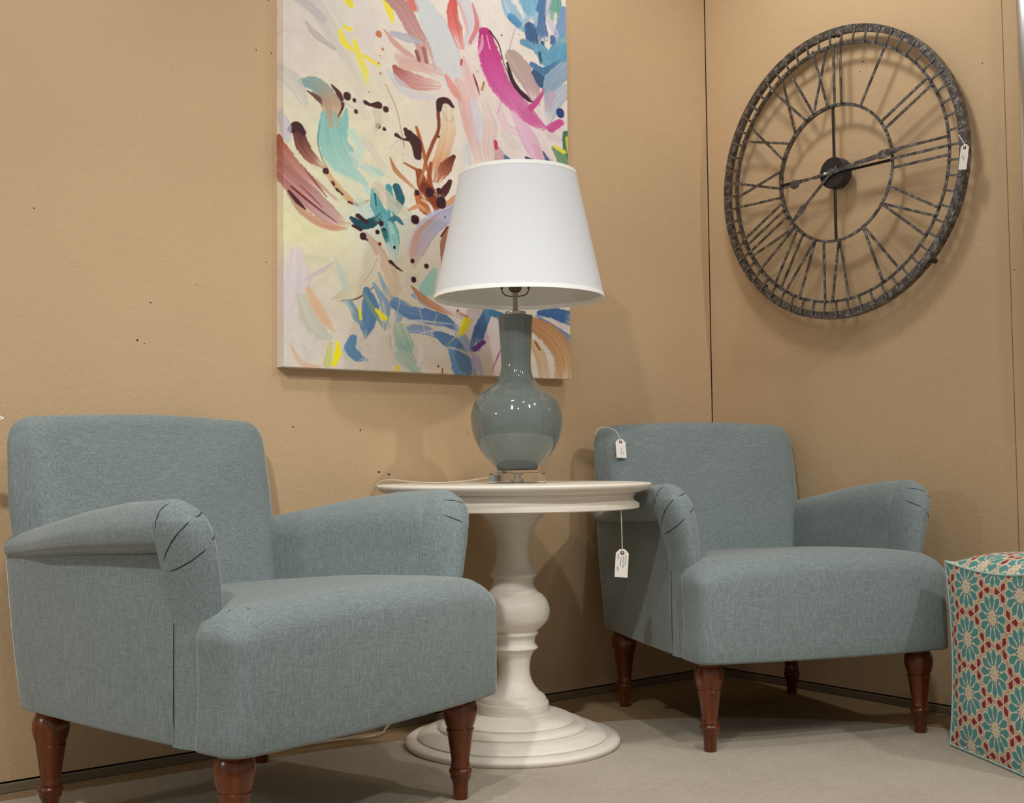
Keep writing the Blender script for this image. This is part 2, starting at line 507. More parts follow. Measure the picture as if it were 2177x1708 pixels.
def seat_data():
    o = [(-0.335, 0.64, 0.02), (-0.338, 0.052, 0.0), (-0.412, 0.052, 0.022), (-0.414, -0.082, 0.050), (-0.20, -0.100, 0.0), (0.0, -0.105, 0.0), (0.20, -0.100, 0.0), (0.414, -0.082, 0.050),
         (0.412, 0.052, 0.022), (0.338, 0.052, 0.0), (0.335, 0.64, 0.02)]
    base = resample(round_outline(o, 7), 0.022)
    def ztop(x, y):
        z = interp(y, [-0.10, -0.05, 0.0, 0.06, 0.25, 0.45, 0.65], [0.540, 0.547, 0.549, 0.548, 0.540, 0.522, 0.500])
        return z + 0.008*(1 - (x/0.414)**2) - 0.026*max(0.0, abs(x)/0.414)**4
    rings = []
    R = 0.062
    for z, d in [(0.2560, 0.012), (0.2562, 0.006), (0.2585, 0.002), (0.264, 0.0), (0.30, -0.003), (0.36, -0.006), (0.42, -0.006), (0.46, -0.003)]:
        rings.append([(x - math.copysign(d*smoothstep((abs(x) - 0.34)/0.05), x), y + d*smoothstep((0.0 - y)/0.06), z) for x, y in base])
    for i in range(1, 9):
        a = PI/2*i/8
        d = R*(1 - math.cos(a)) - 0.003*math.cos(a)
        rr = []
        for x0, y0 in base:
            x = x0 - math.copysign(d*smoothstep((abs(x0) - 0.34)/0.05), x0)
            y = y0 + d*smoothstep((0.0 - y0)/0.06)
            rr.append((x, y, ztop(x, y) - R + R*math.sin(a)))
        rings.append(rr)
    last = [(p[0], p[1]) for p in rings[-1]]
    for f in (0.92, 0.8, 0.62, 0.4, 0.18):
        rr = []
        for x, y in last:
            X = x*f; Y = 0.10 + (y - 0.10)*f
            rr.append((X, Y, ztop(X, Y)))
        rings.append(rr)
    return loft_data(rings)

def back_data():
    def front(z): return interp(z, [0.40, 0.50, 0.60, 0.68, 0.80, 0.90, 0.96], [0.580, 0.602, 0.628, 0.648, 0.678, 0.702, 0.714])
    def rear(z): return interp(z, [0.25, 0.45, 0.60, 0.75, 0.90, 0.96], [0.738, 0.768, 0.784, 0.790, 0.794, 0.796])
    o = [(-0.345, 0.44, 0.07), (0.345, 0.44, 0.07), (0.370, 0.600, 0.05), (0.382, 0.735, 0.05), (0.382, 0.942, 0.072), (0.0, 0.960, 0.20), (-0.382, 0.942, 0.072), (-0.382, 0.735, 0.05), (-0.370, 0.600, 0.05)]
    base = resample(round_outline(o, 8), 0.02)
    area = sum(base[i-1][0]*base[i][1] - base[i][0]*base[i-1][1] for i in range(len(base)))
    sgn = 1.0 if area > 0 else -1.0
    rings = []
    R = 0.040
    def squeeze(q, x, z):
        """the pad is narrower in front than behind, above the arms"""
        return x*(1 - 0.17*(1 - math.sin(q*PI/2)**0.8))
    for f in (0.15, 0.4, 0.62, 0.8, 0.93):            # front cap, then across the thickness, then the rear cap
        rr = []
        for x, z in inset_poly(base, sgn*R):
            X = squeeze(0, x, z)*f; Z = 0.70 + (z - 0.70)*f
            rr.append((X, front(Z) - 0.016*(1 - f*f), Z))
        rings.append(rr)
    for i in range(0, 15):
        q = i/14
        rr = []
        a = PI/2*min(1.0, q/0.45)
        ins = R*(1 - math.sin(a)) + (0.020*max(0.0, (q - 0.8)/0.2)**2)
        for x, z in inset_poly(base, sgn*ins):
            y0 = front(z); y1 = rear(z)
            rr.append((squeeze(q, x, z), y0 + (y1 - y0)*(1 - math.cos(min(1.0, q*1.15)*PI/2) if q < 0.4 else q*0.93 + 0.07*q*q - 0.0), z))
        rings.append(rr)
    return loft_data(rings)

def outside_back_data():
    rings = []
    for z, d in [(0.2565, 0.006), (0.259, 0.002), (0.264, 0.0), (0.40, -0.002), (0.55, 0.0), (0.61, 0.004)]:
        hw = 0.362 - d
        y1 = interp(z, [0.25, 0.45, 0.61], [0.740, 0.768, 0.786]) - d
        rings.append([(x, y, z) for x, y in round_outline([(-hw, 0.69, 0), (hw, 0.69, 0), (hw, y1, 0.03), (-hw, y1, 0.03)], 5)])
    return loft_data(rings)

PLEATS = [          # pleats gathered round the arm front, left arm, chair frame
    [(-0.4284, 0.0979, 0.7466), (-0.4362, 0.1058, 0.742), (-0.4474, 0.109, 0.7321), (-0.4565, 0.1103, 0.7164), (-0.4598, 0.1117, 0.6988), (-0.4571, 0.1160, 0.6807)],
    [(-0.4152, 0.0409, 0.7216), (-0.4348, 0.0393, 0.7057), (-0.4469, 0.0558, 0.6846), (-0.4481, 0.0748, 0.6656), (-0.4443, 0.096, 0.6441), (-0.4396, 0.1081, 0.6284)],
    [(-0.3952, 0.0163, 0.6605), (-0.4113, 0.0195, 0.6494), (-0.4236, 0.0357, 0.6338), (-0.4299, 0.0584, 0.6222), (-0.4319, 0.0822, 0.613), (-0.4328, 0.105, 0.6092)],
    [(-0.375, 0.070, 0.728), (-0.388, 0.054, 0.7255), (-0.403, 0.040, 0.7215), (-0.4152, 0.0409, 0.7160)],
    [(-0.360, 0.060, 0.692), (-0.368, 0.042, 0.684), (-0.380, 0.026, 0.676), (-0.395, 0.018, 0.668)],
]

def build_chair(name):
    root = empty(name)
    mesh('seat', *seat_data(), 'fabric', root)
    mesh('backrest', *back_data(), 'fabric', root)
    mesh('outside_back', *outside_back_data(), 'fabric', root)
    for s in (-1, 1):
        V, F = arm_front_data(s)
        arm = mesh('arm', *arm_roll_data(s), 'fabric', root)
        front = mesh('arm_front', V, F, 'fabric', arm)
        sp = mesh('side_panel', *side_panel_data(s), 'fabric', root)
        tube('seam_shade', [(s*(0.4015 + (0.002 if 0.3 < z < 0.5 else 0)), 0.1180, z) for z in np.linspace(0.262, 0.60, 14)], 0.0011, 'crease', sp, 6)  # dark tube in place of the shade where the panels meet
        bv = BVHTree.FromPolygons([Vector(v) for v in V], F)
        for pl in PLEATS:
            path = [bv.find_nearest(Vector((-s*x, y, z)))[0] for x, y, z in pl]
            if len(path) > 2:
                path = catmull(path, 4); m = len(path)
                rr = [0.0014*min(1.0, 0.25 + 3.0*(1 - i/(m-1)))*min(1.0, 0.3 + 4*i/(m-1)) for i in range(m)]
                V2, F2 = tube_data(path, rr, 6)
                mesh('pleat_shade', V2, F2, 'crease', arm)  # dark tube painting in the shaded crease of the fold
    box('dust_cover', -0.34, 0.34, 0.0, 0.70, 0.2545, 0.258, 'lining', root)
    lp = leg_profile()
    first = None
    for x, y in ((-0.347, 0.0), (0.347, 0.0), (-0.3176, 0.6847), (0.3176, 0.6847)):
        if first is None:
            first = lathe('leg', lp, 'wood', root, 32, angle=50); l = first
        else:
            l = first.copy(); COL.objects.link(l); l.parent = root
        l.location = (x, y, 0.003)
    return root

def copy_tree(o, parent=None):
    c = o.copy(); COL.objects.link(c); c.parent = parent
    for ch in o.children: copy_tree(ch, c)
    return c

chair_a = build_chair('armchair')
tag(chair_a, 'blue-grey upholstered armchair nearest the camera, beneath the painting, left of the table', 'armchair', 'blue-grey armchairs flanking the table')
chair_b = copy_tree(chair_a)
tag(chair_b, 'blue-grey upholstered armchair in the corner beneath the clock, right of the table', 'armchair', 'blue-grey armchairs flanking the table')
chair_a.location = (-2.0717, -0.8600, 0.001); chair_a.rotation_euler = (0, 0, 0.2662); chair_a.scale = (1.014, 1.0, 1.0)
chair_b.location = (-0.5880, -0.9461, 0.001); chair_b.rotation_euler = (0, 0, -0.3529)

# ------------------------------------------------------------------ pedestal table
SIDE = Vector((math.cos(0.6604), -math.sin(0.6604), 0))
TX, TY = -1.263, -0.389
table = empty('pedestal_table', (TX, TY, 0.004))
tag(table, 'round antique-white pedestal table with turned column, between the two armchairs', 'table')
top = smooth_profile([(0.0, 0.7555), (0.30, 0.7555), (0.385, 0.7555)], 2) + smooth_profile([(0.390, 0.7557), (0.4000, 0.7550), (0.4035, 0.7515), (0.4010, 0.744), (0.390, 0.735), (0.372, 0.7295)], 5) + [(0.355, 0.728), (0.0, 0.728)]
lathe('tabletop', top, 'antique', table, 128)
apron = [(0.0, 0.7285), (0.3545, 0.7285), (0.3555, 0.722)] + smooth_profile([(0.353, 0.720), (0.3515, 0.712), (0.3545, 0.7035), (0.3635, 0.6975), (0.3675, 0.695)], 5) + [(0.3680, 0.684), (0.3650, 0.6815), (0.340, 0.6815), (0.336, 0.690), (0.0, 0.690)]
lathe('apron', apron, 'antique', table, 128)
col = smooth_profile([(0.112, 0.691), (0.0995, 0.6694), (0.0750, 0.6444), (0.0565, 0.6113), (0.0492, 0.5726), (0.0506, 0.5339), (0.0600, 0.504)], 6)
col += smooth_profile([(0.0645, 0.4985), (0.0682, 0.4925), (0.0678, 0.4855), (0.0640, 0.481)], 4) + smooth_profile([(0.0605, 0.4795), (0.0600, 0.466), (0.0640, 0.4505), (0.0700, 0.4415)], 4)
col += smooth_profile([(0.0705, 0.4385), (0.0860, 0.4290), (0.1005, 0.4080), (0.1060, 0.3830), (0.1010, 0.3580), (0.0830, 0.3372), (0.0700, 0.3265)], 6)
col += smooth_profile([(0.0690, 0.3235), (0.0718, 0.3195), (0.0700, 0.3140), (0.0640, 0.3080)], 3) + smooth_profile([(0.0615, 0.300), (0.0630, 0.288), (0.0700, 0.2790), (0.0712, 0.2760), (0.066, 0.2715)], 4)
col += smooth_profile([(0.0590, 0.2670), (0.0500, 0.2480), (0.0455, 0.2180), (0.0480, 0.1920), (0.0570, 0.1700), (0.0740, 0.1480), (0.0860, 0.1395)], 6)
col_ = lathe('column', col, 'antique', table, 72)
col_.location = SIDE*-0.005
base = smooth_profile([(0.080, 0.1420), (0.0900, 0.1400), (0.0975, 0.1330), (0.1015, 0.1235)], 4) + smooth_profile([(0.1035, 0.1225), (0.1065, 0.1170), (0.1062, 0.100), (0.1050, 0.0925)], 3)
base += smooth_profile([(0.1085, 0.0915), (0.125, 0.0900), (0.150, 0.0860), (0.170, 0.0790), (0.1815, 0.0715)], 4) + [(0.1825, 0.0690), (0.1800, 0.0640), (0.1890, 0.0640)]
base += smooth_profile([(0.195, 0.0655), (0.207, 0.0620), (0.2165, 0.0545)], 3) + [(0.2175, 0.0515), (0.2150, 0.0465), (0.2230, 0.0465)]
base += smooth_profile([(0.2280, 0.0470), (0.2450, 0.0450), (0.2640, 0.0370), (0.2760, 0.0290)], 4) + [(0.2775, 0.0265), (0.2745, 0.0215), (0.2830, 0.0220)]
base += smooth_profile([(0.2880, 0.0250), (0.3020, 0.0230), (0.3120, 0.0160), (0.3130, 0.0080), (0.3080, 0.0005)], 5) + [(0.0, 0.0005)]
b_ = lathe('base', base, 'antique', table, 128)
b_.location = SIDE*-0.0115

# ------------------------------------------------------------------ table lamp
lx, ly = TX + SIDE.x*0.010, TY + SIDE.y*0.010
ZT = 0.7598
lamp = empty('table_lamp', (lx, ly, ZT))
tag(lamp, 'table lamp with grey ceramic bottle body and white drum shade', 'lamp')
lathe('acrylic_base', [(0.0, 0.0003), (0.082, 0.0003), (0.0850, 0.003), (0.0850, 0.0265), (0.0825, 0.0295), (0.0, 0.0295)], 'acrylic', lamp, 64)
lathe('acrylic_riser', [(0.0, 0.0297), (0.062, 0.0297), (0.0640, 0.0315), (0.0640, 0.0385), (0.062, 0.0400), (0.0, 0.0400)], 'acrylic', lamp, 64)
lathe('base_bolt', [(0.0, 0.004), (0.013, 0.004), (0.013, 0.012), (0.007, 0.012), (0.007, 0.028), (0.0, 0.028)], 'chrome', lamp, 24)
z0 = 0.0403
body = [(0.0, z0), (0.056, z0)] + smooth_profile([(0.0600, z0 + 0.0015), (0.0765, 0.0600), (0.0985, 0.0830), (0.1170, 0.1130), (0.1310, 0.1480), (0.1362, 0.1930), (0.1318, 0.2220), (0.1230, 0.2440), (0.1000, 0.2680), (0.0720, 0.2870), (0.0545, 0.3060), (0.0455, 0.3350), (0.0443, 0.3650), (0.0462, 0.4060), (0.0515, 0.4880), (0.0505, 0.4945)], 7) + [(0.047, 0.4975), (0.0, 0.4975)]
lathe('ceramic_body', body, 'glaze', lamp, 96, angle=45)
cap = lathe('neck_cap', [(0.0, 0.4977), (0.030, 0.4977), (0.0305, 0.499), (0.0305, 0.5080), (0.0285, 0.5095), (0.014, 0.5110), (0.0, 0.5110)], 'chrome', lamp, 48)
lathe('stem', [(0.0, 0.511), (0.0095, 0.511), (0.0078, 0.517), (0.0070, 0.520), (0.0070, 0.552), (0.0085, 0.554), (0.0085, 0.566), (0.0, 0.566)], 'chrome', lamp, 32)
lathe('socket', smooth_profile([(0.0, 0.566), (0.009, 0.5665), (0.017, 0.572), (0.020, 0.582), (0.0205, 0.610)], 3) + [(0.0185, 0.612), (0.0, 0.612)], 'bronze', lamp, 32)
hz = 0.555
harp = catmull([(0, 0, hz)] + [(-0.012*q, 0, hz) for q in (0.9,)] + [(-0.030, 0, hz + 0.004), (-0.039, 0, hz + 0.016), (-0.040, 0, hz + 0.034)], 5)
wire = lambda s: [(SIDE.x*p.x*s, SIDE.y*p.x*s, p.z) for p in harp]
for s in (1, -1):
    w = tube('harp_saddle', wire(s), 0.0018, 'bronze', lamp, 8)
    e = Vector(wire(s)[-1])
    tube('harp', [(e.x, e.y, e.z - 0.012), (e.x, e.y, e.z + 0.012)] + [tuple(v) for v in catmull([(e.x, e.y, e.z + 0.0125), (e.x*1.12, e.y*1.12, e.z + 0.07), (e.x*1.05, e.y*1.05, e.z + 0.15), (e.x*0.5, e.y*0.5, e.z + 0.215), (0, 0, e.z + 0.235)], 6)], [0.0042, 0.0042] + [0.0022]*25, 'bronze', lamp, 8)
SB, ST, RB, RT = 1.3076 - ZT, 1.6835 - ZT, 0.2523, 0.1733
shade_prof = [(RB, SB), (RT, ST), (RT - 0.0022, ST), (RB - 0.0022, SB)]
sh = lathe('lamp_shade', shade_prof, 'shade', lamp, 128, closed=True, angle=30)
sh.location = SIDE*0.012
def cone_r(z): return RB + (RT - RB)*(z - SB)/(ST - SB)
sh.data.materials.append(M['shade_in'])
for p in sh.data.polygons:
    c = p.center; nrm = p.normal
    if (c.x*nrm.x + c.y*nrm.y) < -1e-6: p.material_index = 1
def trim(z0, z1):
    return [(cone_r(z0) + 0.0012, z0), (cone_r(z1) + 0.0012, z1), (cone_r(z1) + 0.0001, z1 + 0.0004), (cone_r(z1) - 0.0034, z1 - 0.0002), (cone_r(z0) - 0.0034, z0 + 0.0002), (cone_r(z0) + 0.0001, z0 - 0.0008)]
lathe('shade_trim', trim(SB - 0.0005, SB + 0.011), 'trim', sh, 128, closed=True, angle=30)
lathe('shade_trim', trim(ST - 0.011, ST + 0.0005), 'trim', sh, 128, closed=True, angle=30)
ctop = ST - 0.022
for q in range(3):
    a = 2*PI*q/3 + 0.4; r = cone_r(ctop) - 0.003
    tube('spider_arm', [(SIDE.x*.012, SIDE.y*.012, ctop - 0.006), (SIDE.x*.012 + math.cos(a)*r, SIDE.y*.012 + math.sin(a)*r, ctop)], 0.0016, 'bronze', lamp, 6)
lathe('finial', [(0.0, ctop - 0.008), (0.008, ctop - 0.008), (0.009, ctop), (0.005, ctop + 0.006), (0.007, ctop + 0.012), (0.0, ctop + 0.020)], 'bronze', lamp, 20)
# clear cord: from the base across the table, over the left edge, then along the baseboard
def at(p): return (p[0] - lx, p[1] - ly, p[2] - ZT)
cord_pts = [(-1.335, -0.358, 0.777), (-1.40, -0.33, 0.768), (-1.46, -0.29, 0.7640), (-1.52, -0.235, 0.767), (-1.553, -0.187, 0.7735), (-1.577, -0.152, 0.769), (-1.589, -0.140, 0.750), (-1.60, -0.125, 0.70), (-1.61, -0.08, 0.55), (-1.61, -0.03, 0.32), (-1.45, -0.015, 0.13),
            (-1.365, -0.012, 0.075), (-1.40, -0.015, 0.060), (-1.447, -0.020, 0.040), (-1.487, -0.03, 0.018), (-1.51, -0.045, 0.010), (-1.56, -0.055, 0.008), (-1.66, -0.03, 0.008), (-1.85, -0.02, 0.010)]
tube('cord', [at(p) for p in catmull(cord_pts, 8)], 0.0032, 'cordclear', lamp, 8)

# ------------------------------------------------------------------ wall clock
CKY, CKZ = -0.618, 1.814
clock = empty('wall_clock', (-0.02, CKY, CKZ))
tag(clock, 'large round openwork iron wall clock with roman numerals', 'clock')
def ck(r, ang, d=0.0, t=0.0):
    """clock point: radius, clockwise angle from 12 (deg), height towards the room, tangential offset"""
    a = math.radians(ang)
    u = (math.sin(a), math.cos(a)); w = (math.cos(a), -math.sin(a))
    return Vector((-d, -(u[0]*r + w[0]*t), u[1]*r + w[1]*t))
def ck_ring(name, r0, r1, d0, d1, parent, seg=180):
    prof = [(r1, d1), (r0, d1), (r0, d0), (r1, d0)]
    V = []; F = []
    for j in range(seg):
        for r, d in prof: V.append(ck(r, 360*j/seg, d))
    for j in range(seg):
        k = (j+1) % seg
        for i in range(4): F.append((j*4+i, k*4+i, k*4+(i+1) % 4, j*4+(i+1) % 4))
    return mesh(name, V, F, 'iron', parent, True, 40)
def ck_bar(p0, p1, w, d0, d1):
    """flat bar between two (radius, angle, tangential) points"""
    a, b = ck(p0[0], p0[1], 0, p0[2]), ck(p1[0], p1[1], 0, p1[2])
    t = (b - a).normalized(); s = Vector((1, 0, 0)).cross(t).normalized()*w/2
    V = [q + e*sg + Vector((-d, 0, 0)) for d in (d0, d1) for q, e in ((a, s), (b, s)) for sg in (-1, 1)]
    F = [(0, 1, 3, 2), (4, 6, 7, 5), (0, 4, 5, 1), (2, 3, 7, 6), (0, 2, 6, 4), (1, 5, 7, 3)]
    return V, F
def ck_mesh(name, parts, mat='iron', parent=None):
    V, F = join_data(parts)
    return mesh(name, V, F, mat, parent or clock, False)

rim = ck_ring('outer_ring', 0.4840, 0.5070, -0.004, 0.0, clock)
ck_ring('rim_flange', 0.5045, 0.5075, -0.030, 0.0002, rim)
ck_ring('rim_flange', 0.4822, 0.4850, -0.018, -0.001, rim)
mid = ck_ring('minute_ring', 0.4430, 0.4525, -0.004, 0.0, clock)
ck_ring('rim_flange', 0.4430, 0.4452, -0.014, -0.001, mid)
inn = ck_ring('inner_ring', 0.2320, 0.2420, -0.004, 0.0, clock)
ck_ring('rim_flange', 0.2318, 0.2340, -0.014, -0.001, inn)
tick0 = None
for k in range(60):
    if tick0 is None:
        tick0 = ck_mesh('minute_bar', [ck_bar((0.4430, 0, 0), (0.5000, 0, 0), 0.0078, 0.0005, 0.0035)]); o = tick0
    else:
        o = tick0.copy(); COL.objects.link(o); o.parent = clock
    o.rotation_euler = (2*PI*(k*6.0)/360.0, 0, 0)
R0, R1, BW = 0.2340, 0.4480, 0.0088
def I_(t): return [((R0, t), (R1, t))]
def V_(t, w=0.036): return [((R0, t), (R1, t - w)), ((R0, t), (R1, t + w))]
def X_(t, w=0.030): return [((R0, t - w), (R1, t + w)), ((R0, t + w), (R1, t - w))]
NUM = {1: I_(0), 2: I_(-.016) + I_(.016), 3: I_(-.030) + I_(0) + I_(.030), 4: I_(-.036) + V_(.026, .034), 5: V_(0), 6: V_(-.020, .034) + I_(.046), 7: V_(-.040, .034) + I_(.020) + I_(.050),
       8: V_(-.056, .034) + I_(-.002) + I_(.026) + I_(.054), 9: I_(-.046) + X_(.018), 10: X_(0), 11: X_(-.020) + I_(.046), 12: X_(-.044) + I_(.014) + I_(.044)}
for hnum, strokes in NUM.items():
    ang = hnum*30.0
    for j, ((r0, t0), (r1, t1)) in enumerate(strokes):
        ck_mesh('numeral_bar', [ck_bar((r0, ang, t0), (r1, ang, t1), BW, 0.0004 + 0.0024*j % 0.004, 0.0042 + 0.0024*j % 0.004)])
for ang in (0, 90, 180, 270):
    V, F = tube_data([ck(0.040, ang, -0.006), ck(0.236, ang, -0.006)], 0.0052, 10)
    mesh('spoke', V, F, 'dark_iron', clock)
def ck_disc(name, r, d0, d1, mat, centre=(0, 0), parent=None, seg=48, bevel=0.003):
    V = []; F = []; prof = [(r, d0), (r, d1 - bevel), (r - bevel, d1)]
    c = ck(centre[0], centre[1])
    for j in range(seg):
        for rr, d in prof: V.append(c + ck(rr, 360*j/seg, d))
    nn = len(prof)
    for j in range(seg):
        k = (j+1) % seg
        for i in range(nn-1): F.append((j*nn+i, k*nn+i, k*nn+i+1, j*nn+i+1))
    F.append(tuple(j*nn+nn-1 for j in range(seg))); F.append(tuple(j*nn for j in range(seg))[::-1])
    return mesh(name, V, F, mat, parent or clock, True, 35)
hub = ck_disc('movement_housing', 0.0545, -0.030, 0.008, 'black')
def ck_hand(name, ang, outline, d, mat='iron'):
    V = [ck(r, ang, d + 0.0018, t) for r, t in outline] + [ck(r, ang, d, t) for r, t in outline]
    n = len(outline)
    F = [tuple(range(n)), tuple(range(n, 2*n))[::-1]] + [(i, (i+1) % n, n + (i+1) % n, n + i) for i in range(n)]
    return mesh(name, V, F, mat, clock, False)
def sym(half): return [(r, t) for r, t in half] + [(r, -t) for r, t in reversed(half)]
ck_hand('minute_hand', 85.2, sym([(-0.215, 0.003), (-0.180, 0.004), (-0.166, 0.015), (-0.155, 0.018), (-0.144, 0.015), (-0.134, 0.004), (-0.02, 0.0065), (0.02, 0.0075), (0.19, 0.0085), (0.205, 0.014), (0.225, 0.015), (0.255, 0.009), (0.318, 0.0015)]), 0.016)
ck_hand('hour_hand', 230.2, sym([(-0.03, 0.004), (0.0, 0.0055), (0.148, 0.0055), (0.160, 0.0115), (0.172, 0.0135), (0.190, 0.0095), (0.245, 0.0015)]), 0.0115)
ck_disc('hand_nut', 0.0135, 0.008, 0.022, 'iron', bevel=0.004)
lbl = ck_mesh('sticker', [ck_bar((0.0155, 268, 0.001), (0.0275, 268, 0.001), 0.0065, 0.0182, 0.0186)], 'paper')
V, F = tube_data([ck(0.486 + 0.007*math.cos(a), 0.9, -0.014, 0.007*math.sin(a)) for a in np.linspace(0, 2*PI, 17)[:-1]], 0.002, 6, closed=True)
mesh('hanging_loop', V, F, 'black', clock)
for ang in (134.6,):
    ck_disc('stand_off', 0.009, -0.045, -0.002, 'black', (0.503, ang), bevel=0.002)
for ang in (0, 225):
    ck_disc('stand_off', 0.007, -0.049, -0.003, 'black', (0.495, ang), bevel=0.002)

